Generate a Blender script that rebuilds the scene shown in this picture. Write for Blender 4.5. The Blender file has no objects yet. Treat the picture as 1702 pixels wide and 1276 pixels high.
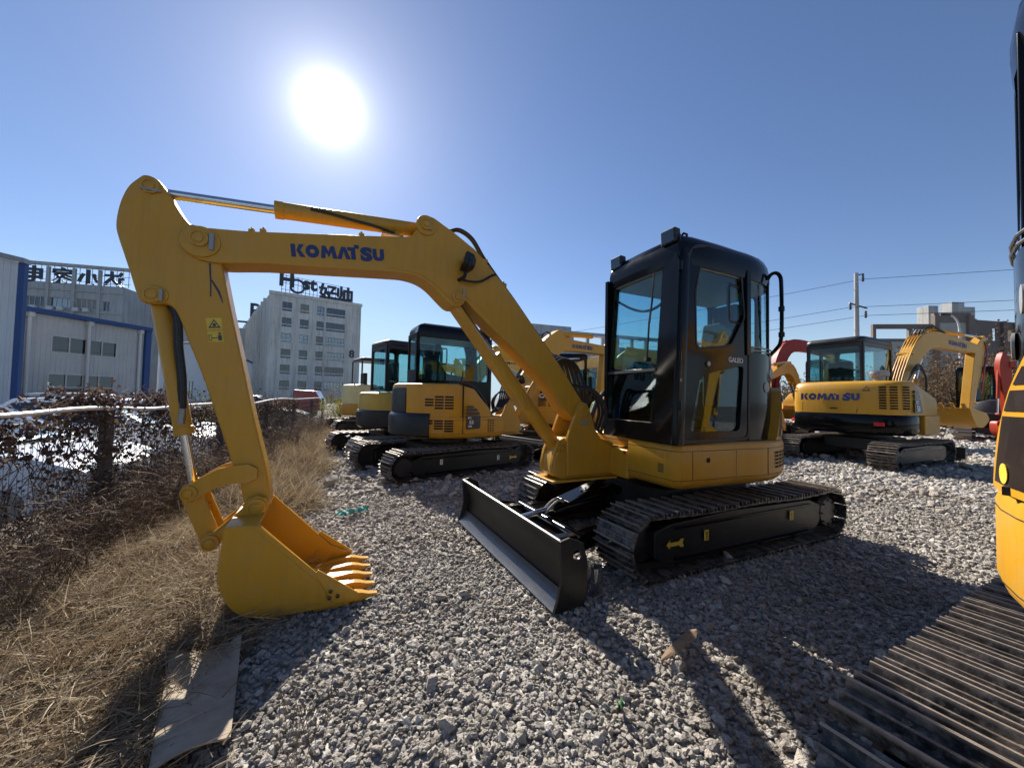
import bpy, math, random
import numpy as np
from mathutils import Vector, Matrix
from mathutils.geometry import tessellate_polygon
R = math.radians
random.seed(7)
rng = np.random.default_rng(7)
SC = bpy.context.scene
COL = SC.collection

# ------------------------------------------------------------------ camera
cam_d = bpy.data.cameras.new('camera')
cam_d.sensor_width = 36.0
cam_d.lens = 36.0 * 640.0 / 1702.0
cam_d.clip_start = 0.05
cam_d.clip_end = 3000.0
cam = bpy.data.objects.new('camera', cam_d)
COL.objects.link(cam)
_p, _r = R(2.0), R(1.2)
_f = Vector((0, math.cos(_p), math.sin(_p)))
_u0 = Vector((0, -math.sin(_p), math.cos(_p)))
_r0 = Vector((1, 0, 0))
_rt = _r0 * math.cos(_r) + _u0 * math.sin(_r)
_up = -_r0 * math.sin(_r) + _u0 * math.cos(_r)
_m = Matrix((_rt, _up, -_f)).transposed().to_4x4()
_m.translation = Vector((0, 0, 1.30))
cam.matrix_world = _m
SC.camera = cam

# ------------------------------------------------------------------ sky, sun, exposure
SUN_EL, SUN_AZ = R(34.2), R(-26.6)          # azimuth from +Y towards +X
SUN = Vector((math.sin(SUN_AZ) * math.cos(SUN_EL), math.cos(SUN_AZ) * math.cos(SUN_EL), math.sin(SUN_EL)))
world = bpy.data.worlds.new('World')
SC.world = world
world.use_nodes = True
wn, wl = world.node_tree.nodes, world.node_tree.links
wn.clear()
w_out = wn.new('ShaderNodeOutputWorld')
w_bg = wn.new('ShaderNodeBackground')
w_sky = wn.new('ShaderNodeTexSky')
w_sky.sky_type = 'NISHITA'
w_sky.sun_disc = False
w_sky.sun_elevation = SUN_EL
w_sky.sun_rotation = SUN_AZ
w_sky.altitude = 0
w_sky.air_density = 1.0
w_sky.dust_density = 0.15
w_sky.ozone_density = 2.2
w_bg.inputs['Strength'].default_value = 0.0595
# the glare of the sun itself: a bright aureole round the sun's direction
w_tc = wn.new('ShaderNodeTexCoord')
w_dot = wn.new('ShaderNodeVectorMath'); w_dot.operation = 'DOT_PRODUCT'
w_dot.inputs[1].default_value = SUN
wl.new(w_tc.outputs['Generated'], w_dot.inputs[0])
def w_pow(e, gain):
    a = wn.new('ShaderNodeMath'); a.operation = 'MAXIMUM'; a.inputs[1].default_value = 0.0
    wl.new(w_dot.outputs['Value'], a.inputs[0])
    b = wn.new('ShaderNodeMath'); b.operation = 'POWER'; b.inputs[1].default_value = e
    wl.new(a.outputs[0], b.inputs[0])
    d = wn.new('ShaderNodeMath'); d.operation = 'MULTIPLY'; d.inputs[1].default_value = gain
    wl.new(b.outputs[0], d.inputs[0])
    return d.outputs[0]
w_s = None
for e, gain in ((2600, 80.0), (520, 7.0), (110, 1.8), (20, 0.6)):
    o = w_pow(e, gain)
    if w_s is None:
        w_s = o
    else:
        ad = wn.new('ShaderNodeMath'); ad.operation = 'ADD'
        wl.new(w_s, ad.inputs[0]); wl.new(o, ad.inputs[1]); w_s = ad.outputs[0]
w_col = wn.new('ShaderNodeVectorMath'); w_col.operation = 'SCALE'
w_col.inputs[0].default_value = (1.0, 0.98, 0.95)
wl.new(w_s, w_col.inputs['Scale'])
w_add = wn.new('ShaderNodeVectorMath'); w_add.operation = 'ADD'
# pale autumn haze low over the horizon, the same all round
w_sep = wn.new('ShaderNodeSeparateXYZ'); wl.new(w_tc.outputs['Generated'], w_sep.inputs[0])
w_hz = wn.new('ShaderNodeMapRange'); w_hz.interpolation_type = 'SMOOTHERSTEP'
w_hz.inputs['From Min'].default_value = 0.0; w_hz.inputs['From Max'].default_value = 0.27
w_hz.inputs['To Min'].default_value = 0.92; w_hz.inputs['To Max'].default_value = 0.0
wl.new(w_sep.outputs['Z'], w_hz.inputs['Value'])
w_mix = wn.new('ShaderNodeMixRGB'); w_mix.inputs[2].default_value = (4.7, 6.2, 7.3, 1)
wl.new(w_hz.outputs[0], w_mix.inputs[0])
w_tint = wn.new('ShaderNodeMixRGB'); w_tint.blend_type = 'MULTIPLY'; w_tint.inputs[0].default_value = 1.0; w_tint.inputs[2].default_value = (0.885, 0.925, 1.07, 1)
wl.new(w_sky.outputs[0], w_tint.inputs[1]); wl.new(w_tint.outputs[0], w_mix.inputs[1])
wl.new(w_mix.outputs[0], w_add.inputs[0]); wl.new(w_col.outputs[0], w_add.inputs[1])
wl.new(w_add.outputs[0], w_bg.inputs['Color'])
wl.new(w_bg.outputs[0], w_out.inputs[0])

sun_d = bpy.data.lights.new('sun', 'SUN')
sun_d.energy = 4.5
sun_d.angle = R(0.53)
sun_d.color = (1.0, 0.94, 0.85)
sun_o = bpy.data.objects.new('sun', sun_d)
sun_o.rotation_euler = SUN.to_track_quat('Z', 'Y').to_euler()
sun_o.location = SUN * 60
COL.objects.link(sun_o)

SC.view_settings.view_transform = 'Standard'
SC.view_settings.look = 'None'
SC.view_settings.exposure = 0.95
SC.view_settings.gamma = 1.0
SC.view_settings.use_curve_mapping = False
SC.render.engine = 'CYCLES'
SC.cycles.max_bounces = 6
SC.cycles.diffuse_bounces = 2
SC.cycles.use_adaptive_sampling = True
SC.cycles.adaptive_threshold = 0.025
SC.cycles.glossy_bounces = 3
SC.cycles.transparent_max_bounces = 12
SC.cycles.use_denoising = True
SC.cycles.sample_clamp_indirect = 8.0
SC.cycles.caustics_reflective = False
SC.cycles.caustics_refractive = False

# ------------------------------------------------------------------ materials
class NT:
    def __init__(s, name):
        s.m = bpy.data.materials.new(name); s.m.use_nodes = True
        s.t = s.m.node_tree; s.t.nodes.clear()
        s.out = s.t.nodes.new('ShaderNodeOutputMaterial')
    def n(s, typ, **k):
        nd = s.t.nodes.new('ShaderNode' + typ)
        for a, b in k.items():
            if a.startswith('i_'):
                key = a[2:].replace('_', ' ')
                nd.inputs[int(key) if key.isdigit() else key].default_value = b
            else:
                setattr(nd, a, b)
        return nd
    def l(s, a, b): s.t.links.new(a, b)
    def ramp(s, fac, stops):
        r = s.n('ValToRGB'); cr = r.color_ramp
        while len(cr.elements) < len(stops): cr.elements.new(0.5)
        for e, (p, c) in zip(cr.elements, stops):
            e.position = p; e.color = tuple(c) + (1,) if len(c) == 3 else c
        s.l(fac, r.inputs[0]); return r.outputs[0]
    def noise(s, scale, detail=4, rough=0.6, coord='Object', vec=None):
        if vec is None:
            tc = s.n('TexCoord'); vec = tc.outputs[coord]
        nz = s.n('TexNoise'); nz.inputs['Scale'].default_value = scale
        nz.inputs['Detail'].default_value = detail; nz.inputs['Roughness'].default_value = rough
        s.l(vec, nz.inputs['Vector']); return nz.outputs['Fac']
def g3(v): return (v, v, v)
def paint(name, col, rough=0.35, coat=0.3, wear=(0.55, 0.5, 0.42), wamt=0.25, scale=3.0, bump=0.02, metal=0.0, rv=0.15, spec=0.5):
    """painted metal: slightly uneven colour, dusty patches, faint orange peel"""
    t = NT(name); b = t.n('BsdfPrincipled'); t.l(b.outputs[0], t.out.inputs[0])
    n1 = t.noise(scale, 6, 0.65); n2 = t.noise(scale * 9, 5, 0.7)
    mul = t.n('Math', operation='MULTIPLY'); t.l(n1, mul.inputs[0]); t.l(n2, mul.inputs[1])
    f = t.ramp(mul.outputs[0], [(0.22, g3(0)), (0.5, g3(wamt))])
    mx = t.n('MixRGB'); t.l(f, mx.inputs[0])
    mx.inputs[1].default_value = tuple(col) + (1,); mx.inputs[2].default_value = tuple(wear) + (1,)
    tc = t.n('TexCoord'); mp = t.n('Mapping'); mp.inputs['Scale'].default_value = (9.0, 9.0, 0.9); t.l(tc.outputs['Object'], mp.inputs[0])
    st = t.noise(3.0, 5, 0.65, vec=mp.outputs[0]); n4 = t.noise(0.9, 3, 0.5)
    ms = t.n('Math', operation='MULTIPLY'); t.l(st, ms.inputs[0]); t.l(n4, ms.inputs[1])
    gr = t.ramp(ms.outputs[0], [(0.13, g3(0.88)), (0.24, g3(0.98)), (0.40, g3(1.03))])
    m2 = t.n('MixRGB', blend_type='MULTIPLY'); m2.inputs[0].default_value = 1.0; t.l(mx.outputs[0], m2.inputs[1]); t.l(gr, m2.inputs[2])
    t.l(m2.outputs[0], b.inputs['Base Color'])
    rr = t.n('MapRange'); rr.inputs['To Min'].default_value = max(0.03, rough - rv * 0.6); rr.inputs['To Max'].default_value = min(1, rough + rv)
    t.l(n1, rr.inputs['Value']); t.l(rr.outputs[0], b.inputs['Roughness'])
    b.inputs['Coat Weight'].default_value = coat; b.inputs['Coat Roughness'].default_value = 0.18
    b.inputs['Metallic'].default_value = metal
    b.inputs['Specular IOR Level'].default_value = spec
    if bump:
        bm = t.n('Bump'); bm.inputs['Strength'].default_value = 0.25; bm.inputs['Distance'].default_value = bump * 0.1
        t.l(n2, bm.inputs['Height']); t.l(bm.outputs[0], b.inputs['Normal'])
    return t.m
def plain(name, col, rough=0.6, metal=0.0, spec=None):
    t = NT(name); b = t.n('BsdfPrincipled'); t.l(b.outputs[0], t.out.inputs[0])
    n1 = t.noise(14, 5, 0.7)
    lo = tuple(c * 0.82 for c in col); hi = tuple(min(1, c * 1.12) for c in col)
    t.l(t.ramp(n1, [(0.3, lo), (0.7, hi)]), b.inputs['Base Color'])
    b.inputs['Roughness'].default_value = rough; b.inputs['Metallic'].default_value = metal
    return t.m
def glass(name, tint=(0.62, 0.8, 0.82), refl=0.09, rough=0.0, mn=0.05):
    t = NT(name); tr = t.n('BsdfTransparent'); tr.inputs[0].default_value = tuple(tint) + (1,)
    gl = t.n('BsdfGlossy'); gl.inputs['Roughness'].default_value = rough; gl.inputs[0].default_value = (0.9, 0.95, 1, 1)
    fr = t.n('LayerWeight'); fr.inputs[0].default_value = 0.5
    pw = t.n('Math', operation='POWER'); pw.inputs[1].default_value = 4.5; t.l(fr.outputs['Facing'], pw.inputs[0])
    ad = t.n('Math', operation='MULTIPLY_ADD'); ad.use_clamp = True; ad.inputs[1].default_value = 0.9; ad.inputs[2].default_value = mn; t.l(pw.outputs[0], ad.inputs[0])
    mx = t.n('MixShader'); t.l(ad.outputs[0], mx.inputs[0]); t.l(tr.outputs[0], mx.inputs[1]); t.l(gl.outputs[0], mx.inputs[2])
    t.l(mx.outputs[0], t.out.inputs[0]); return t.m
M = {}
YEL = (0.585, 0.292, 0.020)
M['yellow'] = paint('yellow_paint', YEL, 0.36, 0.05, (0.46, 0.32, 0.13), 0.55, spec=0.35)
M['yellow_old'] = paint('yellow_paint_faded', (0.62, 0.29, 0.012), 0.45, 0.1, (0.30, 0.16, 0.05), 0.75, 2.2)
M['yellow_pale'] = paint('pale_yellow_paint', (0.66, 0.46, 0.10), 0.45, 0.1, (0.45, 0.4, 0.25), 0.5)
M['cream'] = paint('cream_paint', (0.70, 0.55, 0.22), 0.4, 0.2, (0.5, 0.45, 0.35), 0.4)
M['lime'] = paint('green_yellow_paint', (0.58, 0.35, 0.02), 0.45, 0.1, (0.35, 0.24, 0.06), 0.5)
M['red'] = paint('red_orange_paint', (0.32, 0.022, 0.012), 0.4, 0.0, (0.18, 0.05, 0.03), 0.4, spec=0.3)
M['orange'] = paint('orange_paint', (0.36, 0.035, 0.012), 0.4, 0.0, (0.2, 0.06, 0.03), 0.4, spec=0.3)
M['dkblue'] = paint('dark_machine_paint', (0.03, 0.03, 0.035), 0.4, 0.15, (0.1, 0.09, 0.08), 0.5)
M['black'] = paint('black_gloss_paint', (0.004, 0.0042, 0.005), 0.10, 0.0, (0.012, 0.012, 0.012), 0.25, 2.5, 0, spec=0.20, rv=0.08)
M['bladeb'] = paint('black_blade_paint', (0.012, 0.012, 0.012), 0.34, 0.0, (0.045, 0.042, 0.038), 0.5, 2.0, 0.02, spec=0.4)
M['edge'] = paint('scuffed_edge_steel', (0.13, 0.13, 0.13), 0.30, 0, (0.06, 0.055, 0.05), 0.7, 5, 0.05, 0.7)
M['blackm'] = paint('black_satin_paint', (0.012, 0.012, 0.013), 0.42, 0.1, (0.07, 0.062, 0.05), 0.6, 5.0, 0.05)
M['rubber'] = paint('black_rubber', (0.014, 0.014, 0.015), 0.55, 0.0, (0.09, 0.085, 0.08), 0.4, 6)
M['grey'] = paint('grey_paint', (0.30, 0.31, 0.32), 0.45, 0.1, (0.22, 0.2, 0.17), 0.5)
M['white'] = paint('white_paint', (0.75, 0.75, 0.73), 0.45, 0.1, (0.5, 0.47, 0.42), 0.4)
M['whitecar'] = paint('white_car_paint', (0.78, 0.79, 0.80), 0.25, 0.6, (0.6, 0.58, 0.55), 0.3)
M['darkcar'] = paint('dark_car_paint', (0.03, 0.035, 0.045), 0.22, 0.7, (0.12, 0.12, 0.12), 0.3)
M['redcar'] = paint('red_truck_paint', (0.28, 0.015, 0.02), 0.3, 0.5, (0.2, 0.1, 0.08), 0.4)
M['silver'] = paint('silver_car_paint', (0.5, 0.51, 0.52), 0.28, 0.6, (0.4, 0.38, 0.35), 0.3)
M['logo'] = paint('dark_blue_lettering', (0.012, 0.03, 0.13), 0.4, 0.0, (0.1, 0.12, 0.2), 0.2)
M['sticker'] = paint('dark_brown_sticker', (0.02, 0.013, 0.012), 0.35, 0.2, (0.08, 0.06, 0.05), 0.3)
M['stwhite'] = plain('white_sticker', (0.78, 0.77, 0.72), 0.5)
M['styel'] = plain('yellow_sticker', (0.75, 0.52, 0.05), 0.5)
M['redlens'] = plain('red_lens', (0.55, 0.02, 0.03), 0.25)
M['amber'] = plain('amber_reflector', (0.75, 0.32, 0.04), 0.3)
M['gap'] = plain('dark_gap', (0.008, 0.007, 0.006), 0.8)
M['seat'] = plain('dark_seat_fabric', (0.02, 0.02, 0.022), 0.85)
M['chrome'] = paint('chrome_rod', (0.72, 0.71, 0.69), 0.13, 0, (0.5, 0.46, 0.4), 0.4, 6, 0, 1.0, 0.1)
M['steel'] = paint('worn_steel', (0.30, 0.29, 0.28), 0.38, 0, (0.22, 0.16, 0.11), 0.6, 7, 0.1, 0.8)
M['lamp'] = glass('lamp_glass', (0.3, 0.32, 0.32), 0.1, 0.05, 0.08)
M['glass'] = glass('cab_glass', (0.70, 0.86, 0.88), mn=0.03)
M['glassdk'] = glass('dark_cab_glass', (0.40, 0.52, 0.54), mn=0.06)
M['carglass'] = glass('car_glass', (0.12, 0.15, 0.17), mn=0.12)
M['bldglass2'] = glass('building_glass_pale', (0.16, 0.18, 0.2), mn=0.22)
M['curtain'] = plain('window_blind', (.30, .30, .28), .8)
M['bldglass'] = glass('building_glass', (0.05, 0.06, 0.075), mn=0.10)
def shoe_mat():
    t = NT('track_shoe_steel'); b = t.n('BsdfPrincipled'); t.l(b.outputs[0], t.out.inputs[0])
    oi = t.n('ObjectInfo'); tc = t.n('TexCoord')
    ad = t.n('VectorMath', operation='ADD'); sc = t.n('VectorMath', operation='SCALE')
    cm = t.n('CombineXYZ'); t.l(oi.outputs['Random'], cm.inputs[0]); t.l(oi.outputs['Random'], cm.inputs[1])
    t.l(cm.outputs[0], sc.inputs[0]); sc.inputs['Scale'].default_value = 37.0
    t.l(tc.outputs['Object'], ad.inputs[0]); t.l(sc.outputs[0], ad.inputs[1])
    n1 = t.noise(22, 8, 0.72, vec=ad.outputs[0]); n2 = t.noise(7, 4, 0.6, vec=ad.outputs[0])
    base = t.ramp(n1, [(0.30, (0.014, 0.013, 0.013)), (0.48, (0.04, 0.036, 0.033)), (0.58, (0.17, 0.145, 0.12)), (0.74, (0.38, 0.345, 0.30))])
    rust = t.ramp(n2, [(0.45, g3(0)), (0.66, g3(0.75))])
    # worn, rusty edges of the ribs stand proud of the plate
    sp = t.n('SeparateXYZ'); t.l(tc.outputs['Object'], sp.inputs[0])
    top = t.n('MapRange'); top.inputs['From Min'].default_value = 0.030; top.inputs['From Max'].default_value = 0.040
    t.l(sp.outputs['Z'], top.inputs['Value'])
    mm = t.n('Math', operation='MAXIMUM'); mu = t.n('Math', operation='MULTIPLY'); mu.inputs[1].default_value = 0.65
    t.l(top.outputs[0], mu.inputs[0]); m3 = t.n('Math', operation='MULTIPLY'); m3.inputs[1].default_value = 0.55
    t.l(rust, m3.inputs[0]); t.l(mu.outputs[0], mm.inputs[0]); t.l(m3.outputs[0], mm.inputs[1])
    mx = t.n('MixRGB'); t.l(mm.outputs[0], mx.inputs[0]); t.l(base, mx.inputs[1]); mx.inputs[2].default_value = (0.40, 0.32, 0.25, 1)
    t.l(mx.outputs[0], b.inputs['Base Color'])
    t.l(t.ramp(n1, [(0.3, g3(0.3)), (0.7, g3(0.75))]), b.inputs['Roughness'])
    b.inputs['Metallic'].default_value = 0.35
    bp = t.n('Bump'); bp.inputs['Strength'].default_value = 0.5; bp.inputs['Distance'].default_value = 0.004
    t.l(n1, bp.inputs['Height']); t.l(bp.outputs[0], b.inputs['Normal'])
    return t.m
M['shoe'] = shoe_mat()

# ------------------------------------------------------------------ geometry helpers
class G:
    """collects vertices and faces; T is the current transform"""
    def __init__(s, T=None): s.v = []; s.f = []; s.T = T
    def add(s, vs, fs):
        o = len(s.v)
        if s.T is not None: vs = [s.T @ Vector(p) for p in vs]
        s.v += [tuple(p) for p in vs]; s.f += [tuple(i + o for i in f) for f in fs]; return s
    def box(s, a, b):
        (x0, y0, z0), (x1, y1, z1) = a, b
        return s.add([(x0, y0, z0), (x1, y0, z0), (x1, y1, z0), (x0, y1, z0), (x0, y0, z1), (x1, y0, z1), (x1, y1, z1), (x0, y1, z1)],
                     [(0, 3, 2, 1), (4, 5, 6, 7), (0, 1, 5, 4), (1, 2, 6, 5), (2, 3, 7, 6), (3, 0, 4, 7)])
    def cbox(s, c, d, rot=None):
        vs = []
        for z in (-.5, .5):
            for x, y in ((-.5, -.5), (.5, -.5), (.5, .5), (-.5, .5)):
                p = Vector((x * d[0], y * d[1], z * d[2]))
                if rot is not None: p = rot @ p
                vs.append(p + Vector(c))
        return s.add(vs, [(0, 3, 2, 1), (4, 5, 6, 7), (0, 1, 5, 4), (1, 2, 6, 5), (2, 3, 7, 6), (3, 0, 4, 7)])
    def prism(s, poly, a, b, axes='xz'):
        """polygon extruded along the remaining axis from a to b"""
        ar = sum(poly[i][0] * poly[(i + 1) % len(poly)][1] - poly[(i + 1) % len(poly)][0] * poly[i][1] for i in range(len(poly)))
        if ar < 0: poly = poly[::-1]
        def P(p, t):
            return {'xz': (p[0], t, p[1]), 'xy': (p[0], p[1], t), 'yz': (t, p[0], p[1])}[axes]
        n = len(poly); vs = [P(p, a) for p in poly] + [P(p, b) for p in poly]
        fs = [tuple(range(n)), tuple(range(2 * n - 1, n - 1, -1))] + [(i, i + n, (i + 1) % n + n, (i + 1) % n) for i in range(n)]
        flip = (axes == 'xz') == (b < a)
        if flip: fs = [f[::-1] for f in fs]
        return s.add(vs, fs)
    def tube(s, pts, r, n=10, cap=True):
        pts = [Vector(p) for p in pts]; m = len(pts)
        rr = r if isinstance(r, (list, tuple)) else [r] * m
        vs = []; fs = []; prev = None
        for i, p in enumerate(pts):
            t = (pts[min(i + 1, m - 1)] - pts[max(i - 1, 0)]).normalized()
            if prev is None:
                a = Vector((0, 0, 1)) if abs(t.z) < 0.9 else Vector((1, 0, 0)); u = t.cross(a).normalized()
            else:
                u = (prev - t * prev.dot(t)).normalized()
            prev = u; w = t.cross(u)
            for k in range(n):
                an = 2 * math.pi * k / n; vs.append(p + (u * math.cos(an) + w * math.sin(an)) * rr[i])
        for i in range(m - 1):
            for k in range(n):
                k2 = (k + 1) % n; fs.append((i * n + k, i * n + k2, (i + 1) * n + k2, (i + 1) * n + k))
        if cap: fs.append(tuple(range(n))[::-1]); fs.append(tuple((m - 1) * n + k for k in range(n)))
        return s.add(vs, fs)
    def cyl(s, a, b, r, n=16, r2=None): return s.tube([a, b], [r, r if r2 is None else r2], n)
    def lathe(s, prof, o, ax, n=20):
        """prof: (radius, distance along ax)"""
        ax = Vector(ax).normalized(); a = Vector((0, 0, 1)) if abs(ax.z) < 0.9 else Vector((1, 0, 0))
        u = ax.cross(a).normalized(); w = ax.cross(u); o = Vector(o); vs = []; fs = []
        for r, h in prof:
            for k in range(n):
                an = 2 * math.pi * k / n; vs.append(o + ax * h + (u * math.cos(an) + w * math.sin(an)) * r)
        for i in range(len(prof) - 1):
            for k in range(n):
                k2 = (k + 1) % n; fs.append((i * n + k, i * n + k2, (i + 1) * n + k2, (i + 1) * n + k))
        fs.append(tuple(range(n))[::-1]); fs.append(tuple((len(prof) - 1) * n + k for k in range(n)))
        return s.add(vs, fs)
    def loft(s, rings, cap=(True, True), closed=True):
        n = len(rings[0]); vs = [p for r in rings for p in r]; fs = []
        for i in range(len(rings) - 1):
            for k in range(n if closed else n - 1):
                k2 = (k + 1) % n; fs.append((i * n + k, i * n + k2, (i + 1) * n + k2, (i + 1) * n + k))
        if cap[0]: fs.append(tuple(range(n))[::-1])
        if cap[1]: fs.append(tuple((len(rings) - 1) * n + k for k in range(n)))
        return s.add(vs, fs)
    def panel(s, outer, holes, fr, th):
        """flat sheet with holes. outer, holes: 2-D loops; fr = (origin, u, v): 3-D frame; th: thickness along -(u x v)"""
        o, u, v = (Vector(q) for q in fr); nn = u.cross(v).normalized()
        loops = [outer] + list(holes)
        tri = tessellate_polygon([[Vector((p[0], p[1], 0)) for p in lp] for lp in loops])
        flat = [p for lp in loops for p in lp]; n = len(flat)
        vs = [o + u * p[0] + v * p[1] for p in flat]; vs += [p - nn * th for p in vs]
        fs = []
        for t in tri:
            a, b, c = (flat[i] for i in t)
            cr = (b[0] - a[0]) * (c[1] - a[1]) - (b[1] - a[1]) * (c[0] - a[0])
            if abs(cr) < 1e-12: continue
            t = tuple(t) if cr > 0 else tuple(t)[::-1]
            fs.append(t); fs.append(tuple(i + n for i in t[::-1]))
        k0 = 0
        for li, lp in enumerate(loops):
            m = len(lp); ar = sum(lp[i][0] * lp[(i + 1) % m][1] - lp[(i + 1) % m][0] * lp[i][1] for i in range(m))
            ccw = (ar > 0) == (li == 0)
            for i in range(m):
                a, b = k0 + i, k0 + (i + 1) % m
                fs.append((a, a + n, b + n, b) if ccw else (b, b + n, a + n, a))
            k0 += m
        return s.add(vs, fs)
def mesh(name, g, mat, ang=35):
    me = bpy.data.meshes.new(name); me.from_pydata(g.v, [], g.f)
    if mat is not None: me.materials.append(M[mat] if isinstance(mat, str) else mat)
    if ang:
        me.polygons.foreach_set('use_smooth', [True] * len(me.polygons)); me.set_sharp_from_angle(angle=R(ang))
    me.update(); return me
def obj(name, g, mat=None, parent=None, bevel=0, ang=35, seg=2, loc=None, rot=None):
    me = mesh(name, g, mat, ang) if isinstance(g, G) else g
    o = bpy.data.objects.new(name, me); COL.objects.link(o)
    if parent is not None: o.parent = parent
    if loc is not None: o.location = loc
    if rot is not None: o.rotation_euler = rot
    if bevel:
        b = o.modifiers.new('bevel', 'BEVEL'); b.width = bevel; b.segments = seg; b.limit_method = 'ANGLE'
        b.angle_limit = R(35); b.harden_normals = True; b.miter_outer = 'MITER_ARC'
    return o
def tag(o, label, cat, group=None, kind=None):
    if label: o['label'] = label
    if cat: o['category'] = cat
    if group: o['group'] = group
    if kind: o['kind'] = kind
    return o
def thing(name, label, cat, loc=(0, 0, 0), yaw=0, group=None):
    o = bpy.data.objects.new(name, None); o.empty_display_size = 0.2; COL.objects.link(o)
    o.location = loc; o.rotation_euler = (0, 0, yaw); return tag(o, label, cat, group)
def struct(name, g, mat, ang=35, kind='structure', label=None, loc=None):
    o = obj(name, g, mat, None, 0, ang, loc=loc); o['kind'] = kind
    if label: o['label'] = label
    return o
def arc(cx, cy, r, a0, a1, n):
    return [(cx + r * math.cos(R(a0 + (a1 - a0) * i / n)), cy + r * math.sin(R(a0 + (a1 - a0) * i / n))) for i in range(n + 1)]
def catmull(pts, n=6):
    pts = [Vector(p) for p in pts]; out = []
    for i in range(len(pts) - 1):
        p0, p1, p2, p3 = pts[max(i - 1, 0)], pts[i], pts[i + 1], pts[min(i + 2, len(pts) - 1)]
        for k in range(n):
            t = k / n; out.append(0.5 * ((2 * p1) + (p2 - p0) * t + (2 * p0 - 5 * p1 + 4 * p2 - p3) * t * t + (3 * p1 - p0 - 3 * p2 + p3) * t ** 3))
    out.append(pts[-1]); return out
def text_g(s, h, ext, bold=0.0, space=1.0):
    """lettering as a solid in x (reading), y (up), z (depth), cap height h, centred"""
    cu = bpy.data.curves.new('lettering', 'FONT'); cu.body = s; cu.size = 1.0; cu.offset = bold; cu.extrude = 0.02; cu.space_character = space
    cu.resolution_u = 3
    o = bpy.data.objects.new('lettering', cu); me = bpy.data.meshes.new_from_object(o)
    v = np.empty(len(me.vertices) * 3); me.vertices.foreach_get('co', v); v = v.reshape(-1, 3)
    c = (v.min(0) + v.max(0)) / 2; k = h / 0.70
    v = (v - c) * np.array([k, k, ext / 0.04])
    g = G(); g.v = [tuple(p) for p in v]; g.f = [tuple(p.vertices) for p in me.polygons]
    bpy.data.objects.remove(o); bpy.data.curves.remove(cu); bpy.data.meshes.remove(me); return g
def place(g, o, u, v, stretch=1.0):
    """map lettering x->u, y->v, z->u x v at origin o"""
    o, u, v = Vector(o), Vector(u).normalized(), Vector(v).normalized(); w = u.cross(v)
    g.v = [tuple(o + u * (p[0] * stretch) + v * p[1] + w * p[2]) for p in g.v]; return g
def komatsu_g(h, ext):
    """heavy seven-letter wordmark, cap height 1 unit per letter"""
    polys = []; S = None
    polys += [[(0, 0), (.34, 0), (.34, 1), (0, 1)], [(.40, .5), (.62, 1), (1.0, 1), (.70, .55), (1.06, 0), (.66, 0)]]
    ox = 1.08; ring = [(ox + .52 + .52 * math.cos(R(a)), .5 + .52 * math.sin(R(a))) for a in range(0, 360, 15)]
    hole = [(ox + .52 + .19 * math.cos(R(a)), .5 + .17 * math.sin(R(a))) for a in range(0, 360, 15)]
    mx = 2.22; polys.append([(mx, 0), (mx + .12, 1), (mx + .42, 1), (mx + .62, .55), (mx + .82, 1), (mx + 1.10, 1), (mx + 1.30, 0), (mx + .92, 0), (mx + .86, .52), (mx + .62, .08), (mx + .40, .52), (mx + .34, 0)])
    ax = 3.50; polys.append([(ax, 0), (ax + .38, 1), (ax + .72, 1), (ax + 1.10, 0), (ax + .72, 0), (ax + .54, .62), (ax + .36, 0)])
    tx = 4.36; polys.append([(tx, .72), (tx, 1), (tx + .58, 1), (tx + .58, 1.22), (tx + .98, 1.22), (tx + .98, .92), (tx + .66, .92), (tx + .66, 0), (tx + .28, 0), (tx + .28, .72)])
    ux = 6.46; polys.append([(ux, 1), (ux + .36, 1), (ux + .36, .36), (ux + .5, .26), (ux + .64, .36), (ux + .64, 1), (ux + 1.0, 1), (ux + 1.0, .3), (ux + .82, .04), (ux + .5, -.02), (ux + .18, .04), (ux, .3)])
    g = G()
    fr = ((0, 0, 0), (1, 0, 0), (0, 1, 0))
    for p in polys:
        if sum(p[i][0] * p[(i + 1) % len(p)][1] - p[(i + 1) % len(p)][0] * p[i][1] for i in range(len(p))) < 0: p = p[::-1]
        g.panel(p, [], fr, 0.1)
    g.panel(ring, [hole], fr, 0.1)
    s = text_g('S', 1.0, 0.1, 0.07); g.add([(p[0] * 1.35 + 5.92, p[1] + .5, p[2] - .05) for p in s.v], s.f)
    g.v = [((p[0] - 3.73) * h, (p[1] - .5) * h, p[2] / 0.1 * ext + ext) for p in g.v]
    return g
# ------------------------------------------------------------------ ground
def ss(t): t = min(1, max(0, t)); return t * t * (3 - 2 * t)
def fence_x(y):
    P = [(-3, -1.2), (.6, -2.62), (2.45, -3.25), (3.7, -3.70), (4.8, -4.05), (8.85, -5.5), (13.4, -6.95), (20, -9.2), (40, -16)]
    for (y0, x0), (y1, x1) in zip(P, P[1:]):
        if y <= y1: return x0 + (x1 - x0) * (y - y0) / (y1 - y0)
    return P[-1][1]
def verge_x(y):
    """edge between gravel and dry grass"""
    P = [(-3, -.9), (.9, -1.02), (1.4, -1.2), (2.06, -1.42), (3.0, -1.95), (4.1, -2.35), (6.0, -2.95), (9.0, -4.3), (12.8, -5.7), (20, -8.4), (40, -15.6)]
    w = .10 * math.sin(y * 3.1) + .06 * math.sin(y * 7.3 + 1)
    for (y0, x0), (y1, x1) in zip(P, P[1:]):
        if y <= y1: return x0 + (x1 - x0) * (y - y0) / (y1 - y0) + w
    return P[-1][1]
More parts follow.
